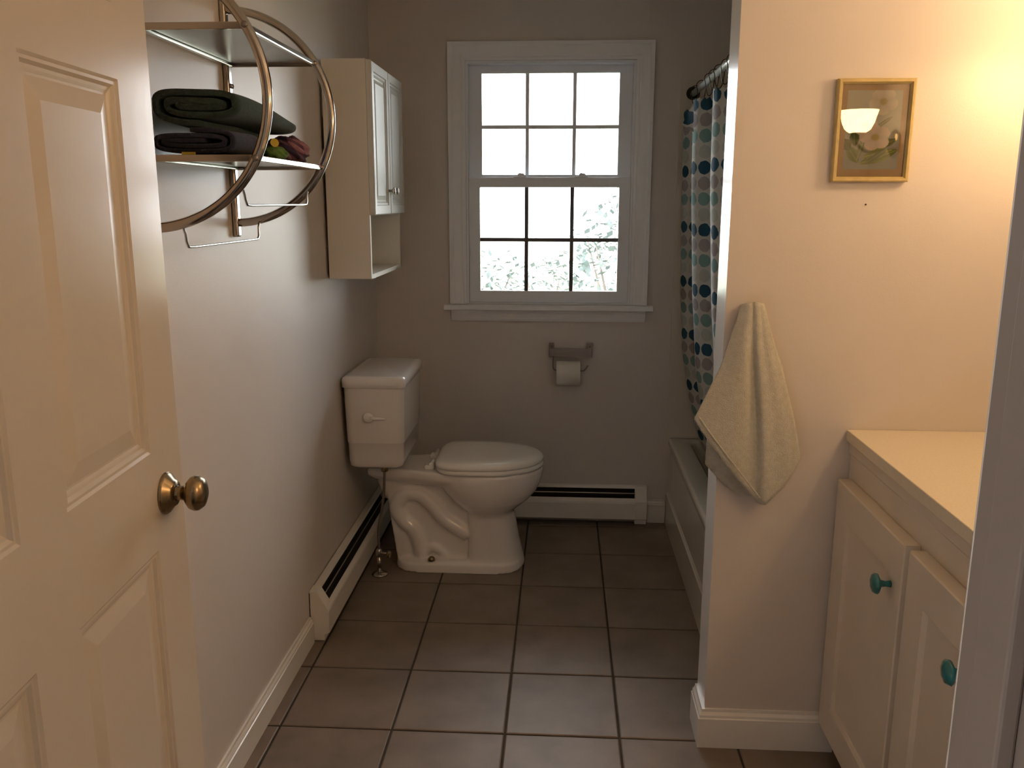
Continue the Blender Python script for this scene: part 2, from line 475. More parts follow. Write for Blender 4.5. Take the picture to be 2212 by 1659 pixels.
# ------------------------------------------------------------------ baseboards
def bb_profile(h, t):
    return [(0, 0), (t, 0), (t, h * 0.78), (t * 0.82, h * 0.80), (t * 0.78, h * 0.86), (t * 0.45, h * 0.93), (t * 0.42, h), (0, h)]
h = 0.095
prism('baseboard_left', [(XL + d, z) for d, z in bb_profile(h, 0.015)], 1, YD1, 2.716, M['trim'])
tag(bpy.data.objects['baseboard_left'], 'white moulded baseboard along the left wall before the heater', 'baseboard', kind=S)
prism('baseboard_back', [(YB - d, z) for d, z in bb_profile(0.114, 0.015)], 0, 0.418, 0.503, M['trim'])
tag(bpy.data.objects['baseboard_back'], 'short white baseboard piece between heater and bathtub', 'baseboard', kind=S)
bm = bmesh.new()
pr = bb_profile(0.114, 0.018)
R = []
for path in ((lambda d: (0.77, YW0 - d)), (lambda d: (XW - d, YW0 - d)), (lambda d: (XW - d, YW1))):
    R.append([(*path(d), z) for d, z in pr])
add_loft(bm, R)
tag(obj('baseboard_partition', bm, M['trim']), 'white moulded baseboard wrapping the end of the partition wall', 'baseboard', kind=S)

# ------------------------------------------------------------------ door frame
tr = root('trim_1', (0.25, YD0, 0), 'painted jamb and stop of the bathroom doorway', 'door frame', kind=S)
JL, JR, JH = -0.572, 0.252, 2.055
def uframe(name, x0, x1, zt, w, y0, y1, m, parent, bev=0.002):
    bm = bmesh.new()
    add_prism(bm, [(x0 - w, 0), (x0, 0), (x0, zt), (x1, zt), (x1, 0), (x1 + w, 0), (x1 + w, zt + w), (x0 - w, zt + w)], 1, y0, y1)
    return obj(name, bm, m, parent, bevel=bev)
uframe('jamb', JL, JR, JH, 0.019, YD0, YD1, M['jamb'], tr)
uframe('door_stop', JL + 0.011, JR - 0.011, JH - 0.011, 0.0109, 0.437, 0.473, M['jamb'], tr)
uframe('casing', JL - 0.006, JR + 0.006, JH + 0.006, 0.06, YD1, YD1 + 0.014, M['trim'], tr)
uframe('casing', JL - 0.006, JR + 0.006, JH + 0.006, 0.06, YD0 - 0.014, YD0, M['trim'], tr)

# ------------------------------------------------------------------ six-panel door
t_ = 0.065
ang = math.atan2(1, -t_)
DW = 0.80
ex, ey = -0.469 * 1.29, 1.29
hx, hy = ex + DW * t_ / math.hypot(1, t_), ey - DW / math.hypot(1, t_)
door = root('door_1', (hx, hy, 0.012), 'open white six-panel door on the left with brass knob', 'door', kind=S, rotz=ang, local=True)
DT = 0.035
us = [0.0, 0.10, 0.347, 0.447, 0.692, DW]          # hinge stile | panel | mullion | panel | latch stile
zs = [(0.24, 0.981), (1.131, 1.652), (1.748, 1.92)]  # panel rows
def dbox(name, u0, u1, z0, z1, y0=0.0, y1=DT):
    bm = bmesh.new(); add_box(bm, (u0, u1), (y0, y1), (z0, z1)); return obj(name, bm, M['door'], door)
for u0, u1 in ((us[0], us[1]), (us[4], us[5])): dbox('stile', u0, u1, 0, 2.018)
zr = [0, 0.24, 0.981, 1.131, 1.652, 1.748, 1.92, 2.018]
for k in range(0, 8, 2): dbox('rail', us[1], us[4], zr[k], zr[k + 1])
for z0, z1 in zs: dbox('mullion', us[2], us[3], z0, z1)
steps = [(0, 0.0), (0.004, 0.0025), (0.008, 0.0025), (0.012, 0.0065), (0.016, 0.0075), (0.020, 0.009), (0.023, 0.009), (0.048, 0.0050)]
for z0, z1 in zs:
    for u0, u1 in ((us[1], us[2]), (us[3], us[4])):
        bm = bmesh.new()
        for side in (0, 1):
            R = []
            for ins, dep in steps:
                y = dep if side == 0 else DT - dep
                R.append([(u0 + ins, y, z0 + ins), (u1 - ins, y, z0 + ins), (u1 - ins, y, z1 - ins), (u0 + ins, y, z1 - ins)])
            add_loft(bm, R, cap0=False)
        obj('panel', bm, M['door'], door)
kz, ku = 1.056, DW - 0.066
knob = lathe('knob', [(0.0, 0.062), (0.012, 0.0615), (0.021, 0.058), (0.0265, 0.051), (0.0275, 0.046), (0.025, 0.039), (0.018, 0.033), (0.0115, 0.030), (0.0105, 0.018), (0.0125, 0.0165)][::-1], (ku, 0, kz), (0, -1, 0), M['brass'], door)
lathe('rosette', [(0.0325, 0), (0.0325, 0.003), (0.030, 0.006), (0.021, 0.013), (0.0185, 0.0165), (0.0, 0.017)], (ku, 0, kz), (0, -1, 0), M['brass'], knob)
kb = lathe('knob', [(0.0115, 0.016), (0.0105, 0.030), (0.018, 0.033), (0.025, 0.039), (0.0275, 0.046), (0.0265, 0.051), (0.021, 0.058), (0.0, 0.062)], (ku, DT, kz), (0, 1, 0), M['brass'], door)
lathe('rosette', [(0.0325, 0), (0.0325, 0.003), (0.030, 0.006), (0.021, 0.013), (0.0185, 0.0165), (0.0, 0.017)], (ku, DT, kz), (0, 1, 0), M['brass'], kb)
for z in (0.2, 1.0, 1.8):
    bm = bmesh.new(); add_lathe(bm, [(0.006, 0), (0.006, 0.09)], (-0.006, 0.0, z), (0, 0, 1), 10); obj('hinge', bm, M['brass'], door, smooth=False)

# ------------------------------------------------------------------ window
win = root('window_1', (-0.064, YB, 1.03), 'white double-hung window with twelve bright panes over the toilet', 'window', kind=S)
CX0, CX1, CZ1, CZ0 = -0.437, 0.309, 2.107, 1.045
cw = 0.076
def casing_side(name, path):
    """mitred casing run: profile (across, out) swept between two points"""
    pass
prof = [(0, 0), (0, 0.010), (0.010, 0.013), (0.016, 0.012), (0.022, 0.016), (0.040, 0.017), (0.055, 0.017), (0.062, 0.021), (cw, 0.021), (cw, 0)]
bm = bmesh.new()   # left leg
add_loft(bm, [[(CX0 - a, YB - o_, z if z < 1.5 else CZ1 + a) for a, o_ in prof] for z in (1.045, 2.2)]); obj('casing', bm, M['trim_window'], win)
bm = bmesh.new()
add_loft(bm, [[(CX1 + a, YB - o_, z if z < 1.5 else CZ1 + a) for a, o_ in prof] for z in (1.045, 2.2)]); obj('casing', bm, M['trim_window'], win)
bm = bmesh.new()
add_loft(bm, [[((CX0 - a) if s == 0 else (CX1 + a), YB - o_, CZ1 + a) for a, o_ in prof] for s in (0, 1)]); obj('casing', bm, M['trim_window'], win)
bm = bmesh.new(); add_box(bm, (CX0 - cw - 0.028, CX1 + cw + 0.028), (YB - 0.045, YB), (1.019, 1.042)); add_box(bm, (CX0 + 0.0005, CX1 - 0.0005), (YB, YB + 0.05), (1.022, 1.044))
obj('window_sill', bm, M['trim_window'], win, bevel=0.003)
prism('sill_apron', [(YB, 0.966), (YB - 0.010, 0.966), (YB - 0.014, 0.975), (YB - 0.016, 0.985), (YB - 0.022, 1.0), (YB - 0.026, 1.019), (YB, 1.019)], 0, CX0 - cw + 0.005, CX1 + cw - 0.005, M['trim_window'], win)
# jamb liner, as one hollow frame
def hollow(name, x0, x1, z0, z1, w, y0, y1, m, parent, wb=None, wt=None, bevel=0.0):
    wb = w if wb is None else wb; wt = w if wt is None else wt
    bm = bmesh.new(); R = []
    for t in (y0, y1):
        R.append(([bm.verts.new(p) for p in ((x0, t, z0), (x1, t, z0), (x1, t, z1), (x0, t, z1))],
                  [bm.verts.new(p) for p in ((x0 + w, t, z0 + wb), (x1 - w, t, z0 + wb), (x1 - w, t, z1 - wt), (x0 + w, t, z1 - wt))]))
    for o_, h_ in R:
        for k in range(4): bm.faces.new((o_[k], o_[(k + 1) % 4], h_[(k + 1) % 4], h_[k]))
    for q in (0, 1):
        for k in range(4): bm.faces.new((R[0][q][k], R[0][q][(k + 1) % 4], R[1][q][(k + 1) % 4], R[1][q][k]))
    return obj(name, bm, m, parent, bevel=bevel)
hollow('jamb_liner', CX0 + 0.0005, CX1 - 0.0005, 1.0455, CZ1 - 0.0005, 0.009, YB + 0.0, YB + 0.139, M['vinyl'], win, wb=0.004, wt=0.012)
# upper sash (outer track) and lower sash (inner track)
def sash(name, x0, x1, z0, z1, sw, sb, st, y0, y1, xcuts, zcut, mw, mgr):
    s = hollow(name, x0, x1, z0, z1, sw, y0, y1, M['vinyl'], win, wb=sb, wt=st, bevel=0.002)
    gx0, gx1, gz0, gz1 = x0 + sw, x1 - sw, z0 + sb, z1 - st
    ym = (y0 + y1) / 2
    for xc in xcuts: box('muntin', (xc - mw / 2, xc + mw / 2), (ym - 0.006, ym + 0.006), (gz0, gz1), mgr, s)
    xs = [gx0] + list(xcuts) + [gx1]
    for k in range(3):
        a = xs[k] + (mw / 2 if k else 0); b = xs[k + 1] - (mw / 2 if k < 2 else 0)
        box('muntin', (a, b), (ym - 0.006, ym + 0.006), (zcut - mw / 2, zcut + mw / 2), mgr, s)
        for za, zb in ((gz0, zcut - mw / 2), (zcut + mw / 2, gz1)):
            box('pane', (a, b), (ym - 0.002, ym + 0.002), (za, zb), M['glass'], s)
    return s
us_ = sash('upper_sash', CX0 + 0.0095, CX1 - 0.0095, 1.585, 2.0945, 0.0585, 0.040, 0.0335, YB + 0.055, YB + 0.085, (-0.166, 0.045), 1.833, 0.016, M['vinyl'])
ls_ = sash('lower_sash', CX0 + 0.0095, CX1 - 0.0095, 1.0498, 1.612, 0.0505, 0.0532, 0.044, YB + 0.020, YB + 0.050, (-0.166, 0.040), 1.335, 0.017, M['vinyl_backlit'])
for xc in (-0.195, 0.080):
    bm = bmesh.new(); add_box(bm, (xc - 0.030, xc + 0.030), (YB + 0.024, YB + 0.048), (1.612, 1.619)); 
    lk = obj('sash_lock', bm, M['vinyl'], win, bevel=0.002)
    prism('lock_lever', [(xc - 0.012, 1.619), (xc + 0.022, 1.619), (xc + 0.016, 1.629), (xc - 0.004, 1.632), (xc - 0.012, 1.626)], 1, YB + 0.028, YB + 0.042, M['vinyl'], lk, bevel=0.001)
for xc in (-0.293, 0.170):
    box('tilt_latch', (xc - 0.036, xc + 0.036), (YB + 0.0515, YB + 0.0549), (2.068, 2.073), M['trim_window'], win, bevel=0.001)

# ------------------------------------------------------------------ outdoors
bm = bmesh.new(); add_box(bm, (-25, 25), (YB + 0.5, 45), (-0.55, -0.35))
lawn = tag(obj('lawn', bm, M['lawn']), 'sunlit green lawn outside the window', 'lawn', kind=S)
def shrub(loc, rx, rz, n, label):
    r_ = root('shrub', loc, label, 'shrub', 'shrubs outside the window')
    bm = bmesh.new(); 
    for a in range(5):
        ang_ = a * 1.3; add_tube(bm, [(loc[0], loc[1], loc[2]), (loc[0] + 0.3 * rx * math.cos(ang_), loc[1] + 0.3 * rx * math.sin(ang_), loc[2] + rz * 0.8), (loc[0] + 0.6 * rx * math.cos(ang_), loc[1] + 0.6 * rx * math.sin(ang_), loc[2] + rz * 1.5)], [0.03, 0.02, 0.006], 6)
    obj('stem', bm, M['bark'], r_)['kind'] = 'stuff'
    bm = bmesh.new()
    for k in range(n):
        th, ph, q = random.uniform(0, 2 * PI), math.acos(random.uniform(-0.6, 1)), random.uniform(0.55, 1.0)
        c = Vector((loc[0] + rx * q * math.sin(ph) * math.cos(th), loc[1] + rx * q * math.sin(ph) * math.sin(th), loc[2] + rz + rz * q * math.cos(ph)))
        d = Vector((random.gauss(0, 1), random.gauss(0, 1), random.gauss(0, 0.6))).normalized(); s = d.cross(Vector((0.3, 0.2, 1))).normalized()
        L_ = random.uniform(0.05, 0.12)
        vs = [bm.verts.new(c + d * a * L_ + s * b_ * L_) for a, b_ in ((0, 0), (0.5, 0.28), (1, 0), (0.5, -0.28))]
        bm.faces.new(vs)
    f = obj('foliage', bm, M['leaf'], r_); f['kind'] = 'stuff'
shrub((-1.0, 8.6, -0.35), 0.8, 0.75, 1300, 'leafy shrub on the lawn seen through the lower left panes')
shrub((0.62, 8.2, -0.35), 0.75, 1.0, 1500, 'leafy shrub on the lawn seen through the lower right panes')

shrub((-0.2, 11.2, -0.35), 0.6, 0.62, 600, 'low leafy shrub on the lawn seen through the lower middle panes')

# ------------------------------------------------------------------ baseboard heaters
def heater(name, loc, label, axis, a0, a1, wall, sgn, cap0=True, cap1=True):
    """axis 1: runs along y on the left wall; axis 0: runs along x on the back wall"""
    r_ = root(name, loc, label, 'heater', 'baseboard heaters')
    def P(poly): return [(wall + sgn * d, z) for d, z in poly]
    CAP = 0.055
    back = [(0.001, 0.02), (0.004, 0.02), (0.004, 0.180), (0.001, 0.180)]
    prism('back_panel', P(back), axis, a0, a1, M['heater_dark'], r_)  # near-black colour stands in for shade in the gap below the cover
    prism('top_hood', P([(0.004, 0.180), (0.022, 0.179), (0.026, 0.172), (0.0285, 0.1735), (0.025, 0.1835), (0.004, 0.1845)]), axis, a0 + CAP, a1 - CAP, M['heater'], r_)
    prism('front_cover', P([(0.053, 0.133), (0.056, 0.1345), (0.065, 0.118), (0.067, 0.110), (0.067, 0.034), (0.060, 0.030), (0.060, 0.034), (0.0635, 0.037), (0.0635, 0.110), (0.062, 0.116)]), axis, a0 + CAP, a1 - CAP, M['heater'], r_)
    prism('damper', P([(0.038, 0.1545), (0.0405, 0.1515), (0.042, 0.1525), (0.0395, 0.1560)]), axis, a0 + CAP, a1 - CAP, M['heater_blade'], r_)
    prism('fin_core', P([(0.006, 0.045), (0.054, 0.045), (0.054, 0.10), (0.006, 0.12)]), axis, a0 + CAP, a1 - CAP, M['heater_dark'], r_)
    cap = [(0.001, 0.004), (0.050, 0.004), (0.050, 0.026), (0.068, 0.034), (0.068, 0.112), (0.066, 0.120), (0.036, 0.172), (0.028, 0.185), (0.001, 0.186)]
    if cap0: prism('end_cap', P(cap), axis, a0, a0 + CAP, M['heater'], r_, bevel=0.002)
    if cap1: prism('end_cap', P(cap), axis, a1 - CAP, a1, M['heater'], r_, bevel=0.002)
    return r_
heater('baseboard_heater', (XL, 2.72, 0), 'white baseboard heater along the left wall beneath the toilet tank', 1, 2.722, YB - 0.002, XL, 1)
heater('baseboard_heater', (0.41, YB, 0), 'white baseboard heater on the back wall under the window', 0, XL + 0.072, 0.413, YB, -1)

# ------------------------------------------------------------------ toilet
YC = 3.445
toi = root('toilet', (-0.4, YC, 0), 'white two-piece toilet with closed lid beneath the wall cabinet', 'toilet')
def egg(xf, xb, hw, n=40, nf=2.0, nb=2.6, split=0.5):
    xc = xb + (xf - xb) * split; pts = []
    for k in range(n):
        a = 2 * PI * k / n; c, s = math.cos(a), math.sin(a)
        e = nf if c >= 0 else nb
        ra = (xf - xc) if c >= 0 else (xc - xb)
        pts.append((xc + ra * math.copysign(abs(c) ** (2 / e), c), YC + hw * math.copysign(abs(s) ** (2 / e), s)))
    return pts
bm = bmesh.new()
sl = [(0.0, -0.143, -0.385, 0.130), (0.02, -0.144, -0.382, 0.128), (0.06, -0.153, -0.378, 0.118), (0.12, -0.167, -0.376, 0.110), (0.19, -0.180, -0.376, 0.108), (0.235, -0.190, -0.378, 0.109),
      (0.250, -0.184, -0.395, 0.118), (0.272, -0.158, -0.42, 0.137), (0.30, -0.122, -0.45, 0.157), (0.335, -0.094, -0.48, 0.172), (0.37, -0.077, -0.505, 0.181), (0.40, -0.069, -0.515, 0.185), (0.428, -0.066, -0.52, 0.185), (0.434, -0.070, -0.515, 0.181)]
add_loft(bm, [[(x, y, z) for x, y in egg(xf, xb, hw, nb=7.0 if z < 0.24 else 2.6)] for z, xf, xb, hw in sl])
# rear web
add_prism(bm, [(-0.36, 0.0), (-0.672, 0.0), (-0.686, 0.10), (-0.705, 0.24), (-0.712, 0.33), (-0.74, 0.41), (-0.36, 0.41)], 1, YC - 0.074, YC + 0.074)
# foot
add_loft(bm, [[(x, y, z) for x, y in rrect(-0.688 + i_, -0.150 - i_, YC - 0.132 + i_, YC + 0.132 - i_, 0.10)] for z, i_ in ((0, 0), (0.035, 0.004), (0.046, 0.02))])
# deck, narrow under the tank and widening into the bowl
def deck(z, k, xb):
    return [(xb, YC - 0.095 * k, z), (-0.60, YC - 0.118 * k, z), (-0.50, YC - 0.150 * k, z), (-0.40, YC - 0.172 * k, z), (-0.30, YC - 0.172 * k, z), (-0.30, YC + 0.172 * k, z), (-0.40, YC + 0.172 * k, z), (-0.50, YC + 0.150 * k, z), (-0.60, YC + 0.118 * k, z), (xb, YC + 0.095 * k, z)]
add_loft(bm, [deck(0.365, 0.72, -0.70), deck(0.39, 0.93, -0.76), deck(0.405, 1.0, -0.785), deck(0.428, 1.0, -0.79), deck(0.436, 0.96, -0.785)])
add_loft(bm, [[(x, y, z) for x, y in rrect(-0.765 + i_, -0.40, YC - hw, YC + hw, 0.03)] for z, hw, i_ in ((0.26, 0.060, 0.06), (0.33, 0.070, 0.02), (0.40, 0.085, 0.0))])
trap = [(-0.375, 0.150), (-0.425, 0.180), (-0.476, 0.218), (-0.530, 0.281), (-0.580, 0.320), (-0.640, 0.318), (-0.674, 0.265), (-0.648, 0.208), (-0.604, 0.165), (-0.582, 0.104), (-0.574, 0.03)]
for s in (-1, 1):
    add_tube(bm, catmull([(x, YC + s * 0.068, z) for x, z in trap], 5), 0.0335, 12)
    add_tube(bm, catmull([(x, YC + s * 0.072, z) for x, z in ((-0.565, 0.06), (-0.53, 0.09), (-0.495, 0.075), (-0.47, 0.04))], 5), 0.02, 10)
bowl = obj('bowl', bm, M['ceramic'], toi, smooth=True)
rm = bowl.modifiers.new('remesh', 'REMESH'); rm.mode = 'VOXEL'; rm.voxel_size = 0.0055; rm.use_smooth_shade = True
sm = bowl.modifiers.new('smooth', 'SMOOTH'); sm.factor = 0.5; sm.iterations = 4
# seat ring and lid
bm = bmesh.new()
o1 = [egg(-0.070, -0.505, 0.184, 64, nb=4.0, split=0.42), egg(-0.064, -0.508, 0.188, 64, nb=4.0, split=0.42), egg(-0.070, -0.505, 0.184, 64, nb=4.0, split=0.42)]
inn = egg(-0.120, -0.43, 0.125, 64, nb=2.4)
R = [[(x, y, 0.436) for x, y in o1[0]], [(x, y, 0.446) for x, y in o1[1]], [(x, y, 0.456) for x, y in o1[2]], [(x, y, 0.456) for x, y in inn], [(x, y, 0.436) for x, y in inn], [(x, y, 0.436) for x, y in o1[0]]]
add_loft(bm, R, False, False); bmesh.ops.remove_doubles(bm, verts=bm.verts, dist=1e-5)
obj('seat', bm, M['plastic'], toi, smooth=True)
bm = bmesh.new()
R = []
for ins, z in ((0.006, 0.4575), (0.0, 0.463), (0.001, 0.474), (0.007, 0.482), (0.020, 0.4865), (0.06, 0.489), (0.12, 0.490)):
    R.append([(x, y, z) for x, y in egg(-0.066 - ins, -0.508 + ins, max(0.02, 0.190 - ins), 64, nb=4.6, split=0.42)])
add_loft(bm, R); obj('seat_lid', bm, M['plastic'], toi, smooth=True)
for s in (-1, 1):
    hn = box('hinge', (-0.552, -0.512), (YC + s * 0.075 - 0.022, YC + s * 0.075 + 0.022), (0.4345, 0.452), M['plastic'], toi, bevel=0.006, segs=3)
    bm = bmesh.new(); add_lathe(bm, [(0.009, -0.024), (0.009, 0.024)], (-0.522, YC + s * 0.075, 0.458), (0, 1, 0), 14); obj('hinge_pin', bm, M['plastic'], hn, smooth=False)
# tank
bm = bmesh.new()
R = []
for z, x0, x1, hw, r in ((0.470, -0.825, -0.632, 0.196, 0.03), (0.478, -0.836, -0.622, 0.205, 0.035), (0.500, -0.838, -0.618, 0.2085, 0.035), (0.570, -0.840, -0.616, 0.211, 0.035), (0.573, -0.841, -0.613, 0.2135, 0.035), (0.578, -0.842, -0.612, 0.2145, 0.035), (0.797, -0.846, -0.608, 0.220, 0.03)):
    R.append([(x, y, z) for x, y in rrect(x0, x1, YC - hw, YC + hw, r)])
add_loft(bm, R); o = obj('tank', bm, M['ceramic'], toi); smooth_angle(o, 50)
bm = bmesh.new(); R = []
for z, g in ((0.797, 0.004), (0.800, 0.0), (0.826, 0.0), (0.836, 0.004), (0.841, 0.012), (0.8425, 0.025)):
    R.append([(x, y, z) for x, y in rrect(-0.852 + g, -0.600 - g, YC - 0.228 + g, YC + 0.228 - g, 0.03)])
add_loft(bm, R); obj('tank_lid', bm, M['ceramic'], toi, smooth=True)
# side-mounted flush handle
hz, hxx, hy_ = 0.683, -0.745, YC - 0.219
fh = lathe('flush_handle', [(0.011, 0), (0.018, 0.004), (0.021, 0.010), (0.018, 0.015), (0.0, 0.018)], (hxx, hy_, hz), (0, -1, 0), M['handle'], toi)
bm = bmesh.new(); add_tube(bm, [(hxx + 0.008, hy_ - 0.010, hz), (hxx + 0.03, hy_ - 0.013, hz - 0.002), (hxx + 0.060, hy_ - 0.012, hz - 0.003), (hxx + 0.066, hy_ - 0.011, hz - 0.003)], [0.009, 0.0065, 0.005, 0.003], 10)
obj('lever', bm, M['handle'], fh, smooth=True)
lathe('bolt_cap', [(0.015, 0), (0.014, 0.010), (0.009, 0.016), (0, 0.018)], (-0.526, YC - 0.112, 0.046), (0, 0, 1), M['brass'], toi, seg=16)
# water supply
sup = root('water_supply', (-0.74, 3.28, 0), 'metal shut-off valve and supply line below the toilet tank', 'valve')
lathe('escutcheon', [(0.034, 0), (0.032, 0.005), (0.014, 0.010), (0.010, 0.012)], (-0.735, 3.285, 0.0), (0, 0, 1), M['chrome'], sup)
tube('stub_pipe', [(-0.735, 3.285, 0.004), (-0.735, 3.285, 0.085)], 0.008, M['chrome'], sup)
lathe('valve_body', [(0.010, -0.012), (0.013, -0.006), (0.013, 0.016), (0.008, 0.024)], (-0.735, 3.285, 0.09), (0, 0, 1), M['chrome'], sup)
vh = tube('valve_stem', [(-0.735, 3.285, 0.095), (-0.695, 3.272, 0.095)], 0.006, M['chrome'], sup)
lathe('valve_handle', [(0.0, -0.004), (0.015, -0.004), (0.017, 0.0), (0.015, 0.004), (0, 0.004)], (-0.692, 3.271, 0.095), (1, -0.3, 0), M['brass'], sup, seg=16)
tube('supply_line', catmull([(-0.735, 3.285, 0.11), (-0.733, 3.285, 0.20), (-0.712, 3.287, 0.32), (-0.702, 3.287, 0.447)], 6), 0.0055, M['steel'], sup)
lathe('coupling_nut', [(0.013, 0), (0.015, 0.004), (0.013, 0.022), (0.010, 0.025)], (-0.702, 3.287, 0.444), (0, 0, 1), M['brass'], sup, seg=8)

# ------------------------------------------------------------------ wall cabinet over the toilet
cab = root('wall_cabinet', (XL, 3.41, 1.228), 'white wall cabinet above the toilet with two doors and open shelf', 'cabinet')
ax0, ax1, ay0, ay1, az0, az1 = XL + 0.012, -0.692, 3.118, 3.700, 1.228, 1.990
box('side_panel', (ax0, ax1), (ay0, ay0 + 0.016), (az0, az1), M['cabinet'], cab, bevel=0.0015)
box('side_panel', (ax0, ax1), (ay1 - 0.016, ay1), (az0, az1), M['cabinet'], cab, bevel=0.0015)
box('top_panel', (ax0, ax1), (ay0 + 0.0161, ay1 - 0.0161), (az1 - 0.016, az1), M['cabinet'], cab)
box('bottom_panel', (ax0, ax1), (ay0 + 0.0161, ay1 - 0.0161), (az0, az0 + 0.016), M['cabinet'], cab)
box('shelf_panel', (ax0, ax1), (ay0 + 0.0161, ay1 - 0.0161), (1.462, 1.478), M['cabinet'], cab)
box('back_panel', (ax0, ax0 + 0.005), (ay0 + 0.0161, ay1 - 0.0161), (az0 + 0.0161, 1.4619), M['cabinet'], cab)
box('cleat', (XL, ax0), (ay0 + 0.03, ay1 - 0.03), (1.80, 1.90), M['cabinet'], cab)
ym = (ay0 + ay1) / 2
for y0, y1, yk in ((ay0 + 0.001, ym - 0.0015, ym - 0.034), (ym + 0.0015, ay1 - 0.001, ym + 0.034)):
    z0, z1 = 1.456, 1.986
    bm = bmesh.new(); R = []
    for ins, x in ((0, ax1 + 0.001), (0, ax1 + 0.016), (0.004, ax1 + 0.021), (0.034, ax1 + 0.021), (0.037, ax1 + 0.017), (0.043, ax1 + 0.017), (0.049, ax1 + 0.012), (0.054, ax1 + 0.011), (0.070, ax1 + 0.018)):
        R.append([(x, y0 + ins, z0 + ins), (x, y1 - ins, z0 + ins), (x, y1 - ins, z1 - ins), (x, y0 + ins, z1 - ins)])
    add_loft(bm, R); dr = obj('cabinet_door', bm, M['cabinet_door'], cab)
    lathe('knob', [(0.006, 0), (0.005, 0.010), (0.011, 0.015), (0.0145, 0.020), (0.013, 0.025), (0, 0.027)], (ax1 + 0.021, yk, 1.545), (1, 0, 0), M['chrome'], dr, seg=18)

# ------------------------------------------------------------------ chrome arched towel rack
rack = root('towel_rack', (XL, 2.0, 1.41), 'chrome arched wall rack with two shelves and hanging towel bars', 'towel rack')
YN, YF, ZM, RA, XA = 1.766, 2.25, 1.7105, 0.2605, -0.852
def arcpt(y, th, r=RA): return (XA + 0.262 * math.cos(th), y, ZM + r * math.sin(th))
for y in (YN, YF):
    box('wall_post', (XL + 0.0005, XL + 0.016), (y - 0.013, y + 0.013), (1.413, 2.006), M['chrome'], rack, bevel=0.006, segs=4)
    tube('arch', [arcpt(y, math.radians(-90 + 180 * k / 48)) for k in range(49)], 0.0105, M['chrome'], rack, seg=16)
for zsf, nm in ((1.842, 'a'), (1.590, 'b')):
    dz = zsf - ZM; xf = XA + 0.262 * math.sqrt(1 - (dz / RA) ** 2)
    xb_ = XL + 0.020
    sh = box('shelf', (xb_, xf - 0.004), (YN + 0.004, YF - 0.004), (zsf + 0.001, zsf + 0.004), M['chrome_shelf'], rack)
    box('front_rail', (xf - 0.006, xf + 0.002), (YN + 0.006, YF - 0.006), (zsf - 0.0065, zsf + 0.0065), M['chrome_bright'], sh, bevel=0.0032, segs=4)
    box('rear_rail', (xb_ - 0.004, xb_ + 0.005), (YN + 0.004, YF - 0.004), (zsf - 0.0065, zsf + 0.001), M['chrome_bright'], sh, bevel=0.003, segs=4)
    for y in (YN + 0.0, YF - 0.0):
        box('end_band', (xb_ - 0.004, xf - 0.002), (y - 0.003, y + 0.003), (zsf - 0.007, zsf + 0.007), M['chrome'], sh, bevel=0.0015)
        lathe('screw', [(0.007, 0), (0.006, 0.003), (0, 0.0045)], (xf + 0.001, y - 0.0095, zsf), (0, -1, 0), M['nickel'], sh, seg=12)
def towel_bar(th, drop):
    a = arcpt(YN, th); b = arcpt(YF, th)
    x, z = a[0], a[2] - 0.006
    pts = [(x, YN + 0.004, z), (x, YN + 0.016, z - 0.002), (x + 0.001, YN + 0.022, z - 0.014), (x, YN + 0.026, z - drop + 0.012), (x, YN + 0.036, z - drop), (x, YN + 0.06, z - drop - 0.001),
           (x, YF - 0.05, z - drop - 0.001), (x, YF - 0.026, z - drop), (x, YF - 0.018, z - drop + 0.008), (x, YF - 0.018, z - 0.014), (x, YF - 0.012, z - 0.003), (x, YF, z)]
    tube('towel_bar', pts, 0.0028, M['chrome_bright'], rack, seg=8)
towel_bar(math.radians(-42), 0.033)
towel_bar(math.radians(-76), 0.042)
for y in (YN, YF):
    for s in (-1, 1): lathe('screw', [(0.006, 0), (0.006, 0.003), (0, 0.006)], (XL + 0.016, y + s * 0.006, 1.79), (1, 0, 0), M['nickel'], rack, seg=10)

# ------------------------------------------------------------------ towels on the rack
def strip_extrude(name, path, th, y0, y1, m, parent, ny=14, warp=None, uv=False):
    """a folded cloth: 2-d path (x,z) given thickness and extruded along y"""
    pts = [Vector((p[0], 0, p[1])) for p in path]; n = len(pts)
    L_, Rr = [], []
    for i, p in enumerate(pts):
        t = (pts[min(i + 1, n - 1)] - pts[max(i - 1, 0)]).normalized(); nr = Vector((-t.z, 0, t.x))
        L_.append(p + nr * th / 2); Rr.append(p - nr * th / 2)
    loop = L_ + Rr[::-1]
    bm = bmesh.new(); R = []
    for k in range(ny + 1):
        t = k / ny; y = y0 + (y1 - y0) * t; ring = []
        for q in loop:
            x, z, yy = q.x, q.z, y
            if warp: x, yy, z = warp(x, yy, z, t)
            ring.append((x, yy, z))
        R.append(ring)
    add_loft(bm, R)
    return obj(name, bm, m, parent, smooth=True)
def stadium_spiral(cx, cz, hl, hh, turns, gap, n=40):
    pts = []
    N = int(turns * n)
    for k in range(N + 1):
        a = -PI / 2 - 2 * PI * k / n; g = gap * k / n
        c, s = math.cos(a), math.sin(a); e = 2 / 3.2
        pts.append((cx + (hl - g * 1.6) * math.copysign(abs(c) ** e, c), cz + max(0.003, hh - g) * math.copysign(abs(s) ** e, s)))
    return pts
SZ = 1.5945
def warp_g(x, y, z, t):
    # rounded near end and a top that slopes down to the far end
    sag = 0.030 * t ** 1.5
    f = (z - 1.655) / 0.075
    bul = 0.012 * math.sin(PI * t)
    return x + 0.004 * math.sin(9 * y + 30 * z) + bul * 0.3, y + 0.010 * math.sin(12 * x) - 0.012 * max(0, f - 0.5), z - sag * max(0, f) + 0.0025 * math.sin(22 * x + 15 * y)
